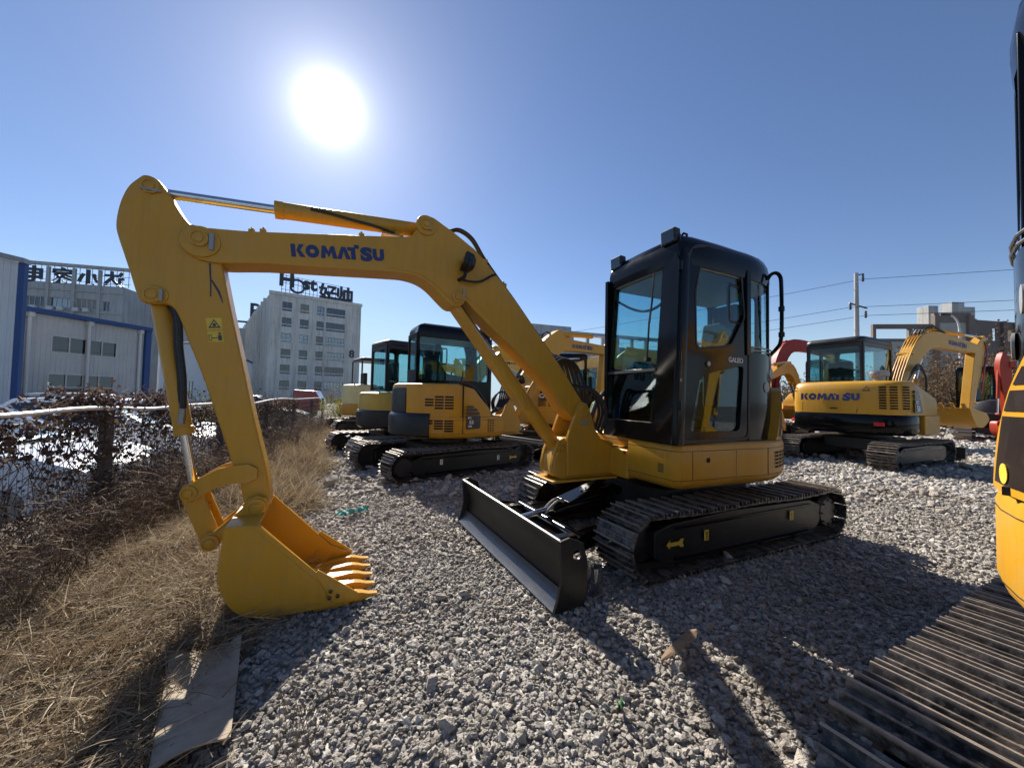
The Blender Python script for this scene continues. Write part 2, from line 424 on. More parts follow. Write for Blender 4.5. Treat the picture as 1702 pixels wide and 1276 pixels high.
def zg(x, y):
    z = .15 * ss((x - 3.7) / 2.2) * ss((y - 2.5) / 2.5)
    z += .014 * math.sin(x * 1.7 + y * .6) * math.sin(y * 1.3 - x * .4)
    d = verge_x(y) - x
    if d > 0: z += .05 * ss(d / .8) + .02 * math.sin(x * 5) * math.sin(y * 4)
    return z
def mat_gravel_bed():
    t = NT('gravel_bed'); b = t.n('BsdfPrincipled'); t.l(b.outputs[0], t.out.inputs[0])
    tc = t.n('TexCoord'); vo = t.n('TexVoronoi'); vo.inputs['Scale'].default_value = 22; t.l(tc.outputs['Object'], vo.inputs['Vector'])
    n1 = t.noise(60, 5, .7); n2 = t.noise(.35, 4, .6)
    sp = t.n('SeparateColor'); t.l(vo.outputs['Color'], sp.inputs[0])
    c = t.ramp(sp.outputs[0], [(0, (.27, .25, .22)), (.4, (.40, .37, .33)), (.75, (.48, .45, .41)), (1, (.56, .53, .48))])
    d = t.ramp(n2, [(.3, (.78, .76, .73)), (.7, (1.05, 1.05, 1.05))])
    m = t.n('MixRGB', blend_type='MULTIPLY'); m.inputs[0].default_value = 1; t.l(c, m.inputs[1]); t.l(d, m.inputs[2]); t.l(m.outputs[0], b.inputs['Base Color'])
    b.inputs['Roughness'].default_value = .95
    h = t.n('Math', operation='MULTIPLY_ADD'); h.inputs[1].default_value = -1.0; t.l(vo.outputs['Distance'], h.inputs[0])
    n3 = t.n('Math', operation='MULTIPLY'); n3.inputs[1].default_value = .3; t.l(n1, n3.inputs[0]); t.l(n3.outputs[0], h.inputs[2])
    bp = t.n('Bump'); bp.inputs['Strength'].default_value = 1; bp.inputs['Distance'].default_value = .03; t.l(h.outputs[0], bp.inputs['Height']); t.l(bp.outputs[0], b.inputs['Normal'])
    return t.m
def mat_noise(name, stops, scale, rough=.95, bump=.01, detail=8):
    t = NT(name); b = t.n('BsdfPrincipled'); t.l(b.outputs[0], t.out.inputs[0])
    n1 = t.noise(scale, detail, .7); t.l(t.ramp(n1, stops), b.inputs['Base Color']); b.inputs['Roughness'].default_value = rough
    bp = t.n('Bump'); bp.inputs['Strength'].default_value = .6; bp.inputs['Distance'].default_value = bump; t.l(n1, bp.inputs['Height']); t.l(bp.outputs[0], b.inputs['Normal'])
    return t.m
M['gravel_bed'] = mat_gravel_bed()
M['soil'] = mat_noise('dry_soil', [(.3, (.055, .042, .03)), (.55, (.13, .10, .07)), (.75, (.22, .175, .12))], 9, .98, .02)
M['asphalt'] = mat_noise('car_park_asphalt', [(.3, (.10, .10, .10)), (.7, (.17, .165, .16))], 6, .9, .004)
g = G(); g.box((-900, -300, -.8), (900, 1500, -.30)); struct('ground', g, 'asphalt')
def sheet(name, mat, xs, ys, fx, z0=0.0):
    g = G(); nx, ny = xs, len(ys); vs = []
    for y in ys:
        a, b = fx(y)
        for i in range(nx):
            x = a + (b - a) * i / (nx - 1); vs.append((x, y, zg(x, y) + z0))
    g.add(vs, [(j * nx + i, j * nx + i + 1, (j + 1) * nx + i + 1, (j + 1) * nx + i) for j in range(ny - 1) for i in range(nx - 1)])
    return struct(name, g, mat, 180)
YS = [-3 + .22 * i for i in range(100)] + [19 + .8 * i for i in range(27)]
sheet('gravel_yard', 'gravel_bed', 150, YS, lambda y: (verge_x(y) - .25, 32), -.012)
sheet('verge_soil', 'soil', 26, YS, lambda y: (fence_x(y) - .9, verge_x(y) + .12), 0.0)
# ------------------------------------------------------------------ excavator: shared pieces
def shoe_mesh(w=0.40, pitch=0.132):
    g = G(); h = pitch / 2
    g.box((-h + .003, -w / 2, 0), (h - .003, w / 2, .012))
    for x, hh in ((-h + .012, .044), (0.0, .034), (h - .02, .042)):
        g.add([(x - .007, -w / 2, .011), (x + .007, -w / 2, .011), (x + .004, -w / 2, hh), (x - .004, -w / 2, hh),
               (x - .007, w / 2, .011), (x + .007, w / 2, .011), (x + .004, w / 2, hh), (x - .004, w / 2, hh)],
              [(0, 1, 2, 3), (7, 6, 5, 4), (1, 5, 6, 2), (0, 3, 7, 4), (3, 2, 6, 7)])
    for y in (-.075, .075):
        for x in (-.027, .024): g.lathe([(.011, .012), (.010, .021), (.006, .023)], (x, y, 0), (0, 0, 1), 6)
    return mesh('track_shoe', g, 'shoe', 30)
SHOE = shoe_mesh()
def track_path(xr, xf, zc, r, sag=0.014):
    """closed path of the chain: list of (x, z, nx, nz) at even steps"""
    L = xf - xr; per = 2 * L + 2 * math.pi * r; n = int(round(per / 0.132)); out = []
    for i in range(n):
        s = per * i / n
        if s < L: out.append((xf - s, zc - r, 0, -1))
        elif s < L + math.pi * r:
            a = (s - L) / r; out.append((xr - r * math.sin(a), zc - r * math.cos(a), -math.sin(a), -math.cos(a)))
        elif s < 2 * L + math.pi * r:
            u = (s - L - math.pi * r) / L; out.append((xr + u * L, zc + r - sag * math.sin(u * math.pi * 2) ** 2, 0, 1))
        else:
            a = (s - 2 * L - math.pi * r) / r; out.append((xf + r * math.sin(a), zc + r * math.cos(a), math.sin(a), math.cos(a)))
    return out
def build_track(root, y, out, xr=-1.17, xf=1.16, zc=.240, r=.204, shoes=True):
    """out: +1/-1 = side of the machine the outer face looks to"""
    path = track_path(xr, xf, zc, r)
    g = G(); n = len(path)
    rings = []
    for x, z, nx, nz in path:
        rings.append([(x, y - .055, z), (x, y + .055, z), (x - nx * .05, y + .055, z - nz * .05), (x - nx * .05, y - .055, z - nz * .05)])
    rings.append(rings[0]); g.loft(rings, (False, False))
    tr = obj('track', g, 'rubber', root)
    if shoes:
        for x, z, nx, nz in path:
            o = bpy.data.objects.new('track_shoe', SHOE); COL.objects.link(o); o.parent = tr
            o.location = (x, y, z); o.rotation_euler = (0, math.atan2(nx, nz) + random.uniform(-.025, .025), 0)
    else:
        g = G()
        for x, z, nx, nz in path:
            rot = Matrix.Rotation(math.atan2(nx, nz), 3, 'Y')
            g.cbox(Vector((x, y, z)) + Vector((nx, 0, nz)) * .008, (.124, .40, .014), rot)
            for dx in (-.045, .045): g.cbox(Vector((x, y, z)) + rot @ Vector((dx, 0, .022)), (.012, .40, .022), rot)
        o = obj('track_shoes', g, 'shoe', tr, ang=20); o['kind'] = 'stuff'
    # frame with its flush outer side plate
    g = G(); yo = y + out * .135
    pr = [(xr + .20, .10), (xf - .20, .075), (xf - .05, .14), (xf - .05, .33), (xf - .20, .375), (.25, .405), (xr + .30, .385), (xr + .12, .32), (xr + .12, .17)]
    g.prism(pr, min(y - out * .12, yo), max(y - out * .12, yo))
    fr = obj('track_frame', g, 'bladeb', tr, .012)
    g = G(); g.box((xr + .35, min(yo, yo + out * .012), .10), (xf - .25, max(yo, yo + out * .012), .13)); g.box((xr + .30, min(yo, yo + out * .012), .33), (xf - .25, max(yo, yo + out * .012), .352))
    obj('side_rib', g, 'black', tr, .004)
    # sprocket with teeth, idler, rollers
    g = G(); nt = 17; pf = []
    for k in range(nt):
        for da, rr in ((0, .165), (.3, .165), (.45, .195), (.7, .195)): pf.append((xr + rr * math.cos(2 * math.pi * (k + da) / nt), zc + rr * math.sin(2 * math.pi * (k + da) / nt)))
    g.prism(pf, y - .02, y + .02)
    sp = obj('sprocket', g, 'blackm', tr)
    g = G(); g.lathe([(.155, 0), (.155, .09), (.13, .12), (.05, .125)], (xr, y + out * .02, zc), (0, out, 0), 24)
    for k in range(8): g.lathe([(.010, 0), (.010, .012)], (xr + .115 * math.cos(k * .785), y + out * .145, zc + .115 * math.sin(k * .785)), (0, out, 0), 6)
    obj('drive_motor', g, 'blackm', tr)
    g = G(); g.lathe([(.10, -.05), (.148, -.045), (.148, .045), (.10, .05), (.05, .075)], (xf, y, zc), (0, out, 0), 24); obj('idler', g, 'blackm', tr)
    for k in range(4):
        g = G(); x = xr + .42 + k * (xf - xr - .84) / 3
        g.lathe([(.05, -.09), (.072, -.085), (.072, -.03), (.05, -.025), (.05, .025), (.072, .03), (.072, .085), (.05, .09)], (x, y, .112), (0, 1, 0), 16); obj('roller', g, 'blackm', tr)
    return tr
def deco(parent, name, poly, fr, mat, off=.0015, th=.001):
    """thin sticker: 2-D polygon on a frame, lying on the surface"""
    o, u, v = Vector(fr[0]), Vector(fr[1]).normalized(), Vector(fr[2]).normalized(); n = u.cross(v)
    if sum(poly[i][0] * poly[(i + 1) % len(poly)][1] - poly[(i + 1) % len(poly)][0] * poly[i][1] for i in range(len(poly))) < 0: poly = poly[::-1]
    g = G(); g.panel(poly, [], (o + n * off, u, v), th + off * .5); return obj(name, g, mat, parent, ang=0)
def letters(parent, s, h, o, u, v, mat, ext=.002, bold=.0, stretch=1.0, name='lettering', space=1.0):
    return obj(name, place(text_g(s, h, ext, bold, space), o, u, v, stretch), mat, parent, ang=0)
def cylinder_pair(root, name, a, b, split, rb, rr, eye=.05, ew=.05, mat='yellow'):
    """hydraulic cylinder: barrel from a to a+split*(b-a), rod to b"""
    a, b = Vector(a), Vector(b); d = (b - a).normalized(); m = a + (b - a) * split
    g = G(); g.lathe([(rb * .7, .0), (rb, .03), (rb, (m - a).length - .05), (rb * 1.08, (m - a).length - .048), (rb * 1.08, (m - a).length), (rr * 1.2, (m - a).length + .002)], a + d * .02, d, 20)
    g.cyl(a + Vector((0, -ew, 0)), a + Vector((0, ew, 0)), eye, 16)
    br = obj(name, g, mat, root)
    g = G(); g.cyl(m - d * .05, b - d * eye * .6, rr, 16); obj('piston_rod', g, 'chrome', br)
    g = G(); g.cyl(b + Vector((0, -ew, 0)), b + Vector((0, ew, 0)), eye, 16); obj('rod_eye', g, mat, br)
    return br
def pin(root, x, z, y, r, out, mat='yellow', T=None):
    g = G(T); g.lathe([(r, -.01), (r, .012), (r * .78, .014), (r * .74, .008), (r * .5, .008), (r * .46, .014), (r * .1, .016)], (x, y, z), (0, out, 0), 20)
    return obj('pin', g, mat, root)
def work_lamp(root, T, name='work_lamp'):
    """T: frame with -> x forward (beam), z up"""
    g = G(T); g.loft([[(-.05, -.03, -.03), (-.05, .03, -.03), (-.05, .03, .03), (-.05, -.03, .03)],
                      [(-.02, -.06, -.048), (-.02, .06, -.048), (-.02, .06, .048), (-.02, -.06, .048)],
                      [(.04, -.066, -.052), (.04, .066, -.052), (.04, .066, .052), (.04, -.066, .052)]])
    o = obj(name, g, 'rubber', root, .006)
    g = G(T); g.box((.041, -.056, -.042), (.044, .056, .042)); obj('lens', g, 'lamp', o)
    g = G(T); g.tube([(0, -.072, 0), (0, -.072, -.075), (0, .0, -.085), (0, .072, -.075), (0, .072, 0)], .007, 6); g.cyl((0, 0, -.085), (0, 0, -.12), .010, 8); obj('bracket', g, 'rubber', o)
    return o

ARM = [(4.28, 2.52), (4.31, 2.49), (4.345, 2.44), (4.37, 2.37), (4.385, 2.29), (4.39, 2.21), (4.38, 2.15), (4.35, 2.05), (4.32, 1.95), (4.285, 1.83), (4.25, 1.785), (4.16, 1.79), (4.12, 1.77), (4.09, 1.71), (4.04, 1.57), (3.97, 1.38), (3.90, 1.16), (3.85, 1.0), (3.80, .84), (3.76, .73), (3.74, .62), (3.71, .55), (3.66, .535), (3.615, .57), (3.605, .66), (3.625, .80), (3.66, .95), (3.71, 1.16), (3.78, 1.49), (3.85, 1.81), (3.905, 2.08), (3.93, 2.17), (4.02, 2.25), (4.07, 2.285), (4.12, 2.35), (4.165, 2.43), (4.20, 2.485), (4.235, 2.515)]
BOOM = [(4.05, 2.27), (3.99, 2.265), (3.79, 2.285), (3.69, 2.30), (3.26, 2.37), (2.84, 2.44), (2.775, 2.475), (2.74, 2.53), (2.725, 2.59), (2.70, 2.615), (2.665, 2.63), (2.62, 2.625), (2.55, 2.59), (2.46, 2.545), (2.34, 2.475), (2.27, 2.43), (2.10, 2.27), (1.92, 2.08), (1.71, 1.835), (1.49, 1.58), (1.29, 1.32), (1.195, 1.20), (1.19, 1.14), (1.24, 1.095), (1.31, 1.10), (1.38, 1.155), (1.47, 1.25), (1.60, 1.41), (1.91, 1.675), (2.16, 1.87), (2.30, 1.985), (2.355, 2.035), (2.375, 2.01), (2.41, 1.985), (2.47, 1.985), (2.53, 2.03), (2.62, 2.11), (2.70, 2.155), (2.80, 2.175), (2.92, 2.17), (3.30, 2.135), (3.68, 2.10), (3.92, 2.065), (4.03, 2.08), (4.09, 2.13), (4.105, 2.19), (4.09, 2.24)]
def smooth_loop(P, n=3):
    out = []
    m = len(P)
    for i in range(m):
        p0, p1, p2, p3 = (Vector(P[(i + k) % m]) for k in (-1, 0, 1, 2))
        for k in range(n):
            t = k / n; q = 0.5 * ((2 * p1) + (p2 - p0) * t + (2 * p0 - 5 * p1 + 4 * p2 - p3) * t * t + (3 * p1 - p0 - 3 * p2 + p3) * t ** 3); out.append((q.x, q.y))
    return out
ARM = smooth_loop(ARM); BOOM = smooth_loop(BOOM)
def rot_about(px, pz, deg):
    return Matrix.Translation((px, 0, pz)) @ Matrix.Rotation(R(-deg), 4, 'Y') @ Matrix.Translation((-px, 0, -pz))
def front_gear(root, T, wear=False):
    """boom, arm, bucket and their cylinders, in the plane y = 0"""
    Y = 'yellow'
    g = G(T); g.prism(BOOM, -.105, .105); bo = obj('boom', g, Y, root, .012)
    # weld seam and doubler plate
    g = G(T); g.prism([(2.93, 2.20), (2.70, 2.185), (2.56, 2.10), (2.47, 2.02), (2.41, 2.015), (2.36, 2.065), (2.26, 2.01), (2.05, 1.83), (2.1, 1.92), (2.30, 2.13), (2.52, 2.22), (2.75, 2.235)], .104, .109); obj('doubler_plate', g, Y, bo, .002)
    g = G(T); g.prism([(4.005 + .098 * math.cos(R(a)), 2.175 + .092 * math.sin(R(a))) for a in range(0, 360, 15)], .104, .116); obj('boom_end_plate', g, Y, bo, .004)
    g = G(T); g.prism([(2.68 + .075 * math.cos(R(a)), 2.555 + .075 * math.sin(R(a))) for a in range(0, 360, 20)], .103, .116); obj('boss', g, Y, bo, .003)
    pin(bo, 2.68, 2.56, .118, .042, 1, Y, T); pin(bo, 2.425, 2.055, .112, .045, 1, Y, T); pin(bo, 4.01, 2.19, .118, .048, 1, Y, T)
    g = G(T); g.box((3.935, .116, 2.13), (3.96, .132, 2.23)); g.box((2.64, .112, 2.52), (2.655, .128, 2.60)); g.box((2.37, .11, 2.05), (2.385, .125, 2.12)); obj('pin_lock', g, 'grey', bo, .003)
    # small clamps along the top edge
    for x, z in ((3.76, 2.285), (3.70, 2.298), (3.12, 2.39), (2.19, 2.37), (2.02, 2.20)):
        g = G(T); g.cbox((x, .06, z + .012), (.035, .05, .03)); g.cyl((x, .06, z + .02), (x, .06, z + .045), .008, 8); obj('hose_clamp', g, Y, bo, .003)
    # lettering
    for sy in (1, -1):
        k = place(komatsu_g(.083, .0015), (3.255, sy * .106, 2.245), (-sy * .985, 0, sy * .118), (sy * .118 * sy, 0, .985), .93)
        if T is not None: k.v = [tuple(T @ Vector(p)) for p in k.v]
        obj('wordmark', k, 'logo', bo, ang=0)
    # steel lines and hoses over the back of the boom
    for y in (.03, .06):
        pts = catmull([(2.50, y, 2.565), (2.41, y, 2.60), (2.30, y, 2.55), (2.20, y, 2.415), (2.08, y, 2.275), (1.92, y, 2.10), (1.71, y, 1.855), (1.49, y, 1.60), (1.30, y, 1.36)], 6)
        g = G(T); g.tube(pts, .012, 8); obj('hose', g, 'rubber', bo)
    # arm
    g = G(T); g.prism(ARM, -.082, .082); ar = obj('arm', g, Y, root, .014)
    g = G(T); g.prism([(4.205 + .062 * math.cos(R(a)), 1.838 + .055 * math.sin(R(a))) for a in range(0, 360, 15)], .08, .089); obj('boss', g, Y, ar, .003)
    for x, z, r in ((4.25, 2.455, .042), (4.21, 1.835, .045)): pin(ar, x, z, .094 if z < 2 else .083, r, 1, Y, T)
    g = G(T); g.box((4.165, .092, 1.80), (4.18, .108, 1.87)); g.box((4.20, .082, 2.428), (4.29, .098, 2.442)); obj('pin_lock', g, 'grey', ar, .003)
    for x, z, r in ((3.72, .79, .05), (3.665, .595, .055)): pin(ar, x, z, .085, r, 1, Y, T)
    if wear:
        # two runs of dried oil below the arm pin
        g = G(T); g.panel([(3.965, 2.06), (3.955, 2.06), (3.948, 1.95), (3.945, 1.86), (3.952, 1.86), (3.955, 1.94)], [], ((0, .0835, 0), (1, 0, 0), (0, 0, 1)), -.001)
        g.panel([(3.95, 1.955), (3.945, 1.965), (3.905, 1.90), (3.885, 1.83), (3.89, 1.83), (3.915, 1.89)], [], ((0, .0835, 0), (1, 0, 0), (0, 0, 1)), -.001)
        obj('oil_stain', g, 'sticker', ar, ang=0)
        fr = lambda x, z: ((x, .0825, z), (-1, 0, .12), (.12, 0, 1))
        deco(ar, 'warning_plate', [(-.038, -.036), (.038, -.036), (.038, .034), (-.038, .034)], fr(3.925, 1.70), 'styel')
        deco(ar, 'warning_plate', [(-.038, -.034), (.038, -.034), (.038, .032), (-.038, .032)], fr(3.915, 1.625), 'styel')
        tri = [(-.030, -.026), (.030, -.026), (0, .028)]
        g = G(); o_, u_, v_ = fr(3.925, 1.70); u_ = Vector(u_).normalized(); v_ = Vector(v_).normalized()
        g.panel(tri, [[(p[0] * .68, p[1] * .68 - .001) for p in tri]], (Vector(o_) + Vector((0, .003, 0)), u_, v_), .001)
        g.panel([(-.006, -.016), (.006, -.016), (.009, -.004), (0, .004), (-.009, -.004)], [], (Vector(o_) + Vector((0, .003, 0)), u_, v_), .001)
        o2 = Vector(fr(3.915, 1.625)[0]) + Vector((0, .003, 0))
        for p in ([(.012, -.026), (.030, -.026), (.030, .006), (.012, .006)], [(.016, .009), (.026, .009), (.026, .022), (.016, .022)], [(-.018, -.012), (.010, -.012), (.010, -.007), (-.018, -.007)]): g.panel(p, [], (o2, u_, v_), .001)
        g.panel([(-.034, -.026), (-.018, -.026), (-.018, .010), (-.034, .010)], [[(-.031, -.023), (-.021, -.023), (-.021, .007), (-.031, .007)]], (o2, u_, v_), .001)
        obj('warning_symbol', g, 'sticker', ar, ang=0)
    V = (lambda x, z: (T @ Vector((x, 0, z))) if T is not None else Vector((x, 0, z)))
    # cylinders
    c1 = cylinder_pair(root, 'arm_cylinder', V(2.68, 2.555), V(4.25, 2.46), .605, .053, .028, .045, .06)
    pts = catmull([(3.44, .050, 2.525), (3.34, .060, 2.52), (3.18, .060, 2.505), (3.04, .056, 2.495), (2.92, .045, 2.478), (2.88, .03, 2.47)], 5)
    g = G(T); g.tube(pts, .011, 8); obj('hose', g, 'rubber', c1)
    g = G(T); g.box((2.83, -.04, 2.46), (2.98, .05, 2.475)); g.box((2.86, -.02, 2.47), (2.89, .03, 2.52)); g.cyl((2.97, .03, 2.47), (2.97, .03, 2.50), .012, 8); g.cyl((2.93, .03, 2.47), (2.93, .03, 2.505), .01, 8); obj('hose_manifold', g, Y, bo, .004)
    c2 = cylinder_pair(root, 'bucket_cylinder', V(4.21, 1.83), V(4.0, .70), .69, .046, .024, .04, .05)
    pts = catmull([(4.135, .05, 1.80), (4.10, .062, 1.72), (4.085, .065, 1.55), (4.065, .06, 1.38), (4.06, .052, 1.25), (4.062, .046, 1.18)], 5)
    g = G(T); g.tube(pts, .017, 8); g.tube([p + Vector((.02, -.02, .0)) for p in pts], .015, 8); obj('hose', g, 'rubber', c2)
    g = G(T); g.cyl((4.062, .046, 1.19), (4.068, .046, 1.10), .018, 10); obj('hose_fitting', g, 'steel', c2)
    # links
    for sy in (-1, 1):
        g = G(T); g.prism([(3.72, .855), (3.79, .85), (3.87, .835), (3.95, .79), (4.03, .73), (4.045, .69), (4.01, .645), (3.96, .665), (3.88, .72), (3.80, .745), (3.72, .735), (3.67, .765), (3.67, .825)], sy * .088, sy * .108)
        obj('guide_link', g, Y, root, .004)
        g = G(T); g.prism([(4.04, .74), (4.05, .68), (3.945, .41), (3.90, .375), (3.85, .40), (3.855, .46), (3.955, .72), (4.0, .76)], sy * .058, sy * .078); obj('bucket_link', g, Y, root, .004)
    g = G(T); g.box((3.925, -.06, .50), (3.95, .06, .60)); obj('link_web', g, Y, root, .004)
    pin(root, 4.0, .705, .110, .04, 1, Y, T)
    # bucket
    dz = .018
    prof = [(3.62, .535), (3.78, .535), (3.79, .42), (3.80, .33), (3.795, .24), (3.765, .145), (3.71, .065), (3.63, .02), (3.54, .002), (3.28, 0), (3.12, .0)]
    prof = [(x, z + dz) for x, z in prof]
    wdt = .335
    q = [Vector((p[0], p[1], 0)) for p in prof]; prof = prof[:2] + [(v.x, v.y) for v in catmull(q[2:9], 3)] + prof[9:]
    inn = []
    for i, p in enumerate(prof):
        a = Vector(prof[max(i - 1, 0)]); b = Vector(prof[min(i + 1, len(prof) - 1)]); t = (b - a).normalized(); nn = Vector((t.y, -t.x)) * .016
        inn.append((p[0] + nn.x, p[1] + nn.y))
    g = G(T); n = len(prof)
    g.loft([[(p[0], y, p[1]) for p in prof] + [(p[0], y, p[1]) for p in inn[::-1]] for y in (-wdt, wdt)])
    bk = obj('bucket', g, Y, root, .004)
    sidep = prof[:-1] + [(3.15, dz), (3.10, .055 + dz), (3.24, .13 + dz)]
    for sy in (-1, 1):
        g = G(T); g.prism(sidep, sy * (wdt - .001), sy * (wdt + .017)); obj('bucket_side', g, Y, bk, .004)
        # stiffener bead along the mouth, and the worn side plate
        g = G(T); g.prism([(3.62, .548), (3.655, .548), (3.245, .115), (3.225, .14)], sy * (wdt + .016), sy * (wdt + .024)); obj('mouth_strip', g, Y, bk, .002)
        g = G(T); g.prism([(3.33, .215 + dz), (3.31, .235 + dz), (3.085, .06 + dz), (3.085, .022 + dz), (3.22, .02 + dz)], sy * (wdt + .016), sy * (wdt + .030)); sc = obj('side_cutter', g, Y, bk, .003)
        for x, z in ((3.24, .10), (3.20, .065), (3.245, .062)):
            g = G(T); g.lathe([(.012, 0), (.012, .010), (.006, .012)], (x, sy * (wdt + .028), z + dz), (0, sy, 0), 6); obj('bolt', g, 'sticker', bk)
        g = G(T); g.prism([(3.52, .10 + dz), (3.60, .105 + dz), (3.68, .145 + dz), (3.705, .19 + dz), (3.70, .13 + dz), (3.64, .075 + dz), (3.55, .06 + dz), (3.30, .075 + dz), (3.30, .09 + dz)], sy * (wdt + .016), sy * (wdt + .019)); obj('wear_strip', g, Y, bk, .001)
        g = G(T); g.prism([(3.935, .43), (3.93, .39), (3.89, .365), (3.845, .385), (3.815, .45), (3.80, .53), (3.62, .555), (3.60, .60), (3.615, .645), (3.665, .665), (3.71, .645), (3.74, .59), (3.80, .535), (3.87, .475), (3.91, .465)], sy * .105, sy * .128); obj('bucket_ear', g, Y, bk, .004)
    g = G(T); g.prism([(3.13, 0.0), (3.33, 0.0), (3.33, .03), (3.14, .022)], -wdt, wdt); obj('cutting_edge', g, Y, bk, .003)
    pin(bk, 3.665, .595, .130, .052, 1, Y, T); pin(bk, 3.885, .412, .130, .045, 1, Y, T)
    for k in range(5):
        y = -.29 + .145 * k; w = .030
        rings = []
        for x, z0, z1, ww in ((3.30, .020, .028, .018), (3.22, .008, .050, .021), (3.12, .0, .060, .023), (3.085, .004, .056, .023)):
            rings.append([(x, y - ww, z0), (x, y + ww, z0), (x, y + ww, z1), (x, y - ww, z1)])
        g = G(T); g.loft(rings); ad = obj('tooth_adapter', g, Y, bk, .003)
        rings = []
        for x, z0, z1, ww in ((3.10, .002, .060, .027), (3.06, .004, .052, .026), (3.02, .010, .038, .024), (2.965, .024, .030, .019)):
            rings.append([(x, y - ww, z0), (x, y + ww, z0), (x, y + ww, z1), (x, y - ww, z1)])
        g = G(T); g.loft(rings); obj('tooth', g, Y, bk, .003)
    return bo
# ------------------------------------------------------------------ the short-tail 5.5 t excavator (built three times)
def rounded(poly, r, n=3):
    out = []; m = len(poly)
    for i in range(m):
        p = Vector(poly[i]); a = Vector(poly[i - 1]); b = Vector(poly[(i + 1) % m])
        ra = min(r, (a - p).length * .45, (b - p).length * .45)
        p0 = p + (a - p).normalized() * ra; p1 = p + (b - p).normalized() * ra
        for k in range(n + 1):
            t = k / n; q = p0 * (1 - t) ** 2 + p * 2 * t * (1 - t) + p1 * t * t; out.append((q.x, q.y))
    return out
TAIL = .945
DECK = [(.90, .885), (.55, .905), (.28, .915)] + arc(0, 0, TAIL, 78, 282, 26) + [(.28, -.915), (.62, -.90), (.78, -.80), (.80, -.40), (.80, .36), (.955, .37), (.955, .84)]
def scale_ring(ring, k, z, dx=0.0): return [((p[0] - .0) * k + dx, p[1] * k, z) for p in ring]
def tail_slots(root, name, angs, zs, dang, dz, mat='gap', r=TAIL, parent=None):
    for z in zs:
        for a in angs:
            g = G(); ring0 = []; q = []
            for k in range(4):
                an = R(a - dang / 2 + dang * k / 3); q.append((math.cos(an), math.sin(an)))
            fs = []; vs = []
            for rr, in ((r + .0015,), (r - .01,)):
                for c, s_ in q: vs.append((c * rr, s_ * rr, z - dz / 2)); vs.append((c * rr, s_ * rr, z + dz / 2))
            for k in range(3):
                fs.append((2 * k, 2 * k + 2, 2 * k + 3, 2 * k + 1))
            g.add(vs, fs); obj(name, g, mat, parent or root, ang=0)
def tail_patch(parent, name, loop, r, mat, skirt=0):
    """sticker wrapped on the tail: loop in (angle deg, z)"""
    a0 = min(p[0] for p in loop); a1 = max(p[0] for p in loop)
    tri = tessellate_polygon([[Vector((p[0], p[1] * 50, 0)) for p in loop]])
    # subdivide each triangle enough for the curve
    g = G()
    for t in tri:
        P = [loop[i] for i in t]; n = 5
        idx = {}
        vs = []
        for i in range(n + 1):
            for j in range(n + 1 - i):
                k = n - i - j; idx[(i, j)] = len(vs)
                a = (P[0][0] * i + P[1][0] * j + P[2][0] * k) / n; z = (P[0][1] * i + P[1][1] * j + P[2][1] * k) / n
                vs.append((math.cos(R(a)) * r, math.sin(R(a)) * r, z))
        fs = []
        for i in range(n):
            for j in range(n - i):
                fs.append((idx[(i, j)], idx[(i + 1, j)], idx[(i, j + 1)]))
                if i + j < n - 1: fs.append((idx[(i + 1, j)], idx[(i + 1, j + 1)], idx[(i, j + 1)]))
        g.add(vs, fs)
    if skirt:
        vs = []; m = len(loop)
        for a, z in loop: vs += [(math.cos(R(a)) * r, math.sin(R(a)) * r, z), (math.cos(R(a)) * (r - skirt), math.sin(R(a)) * (r - skirt), z)]
        g.add(vs, [(2 * i, 2 * i + 1, (2 * i + 3) % (2 * m), (2 * i + 2) % (2 * m)) for i in range(m)])
    return obj(name, g, mat, parent, ang=0)
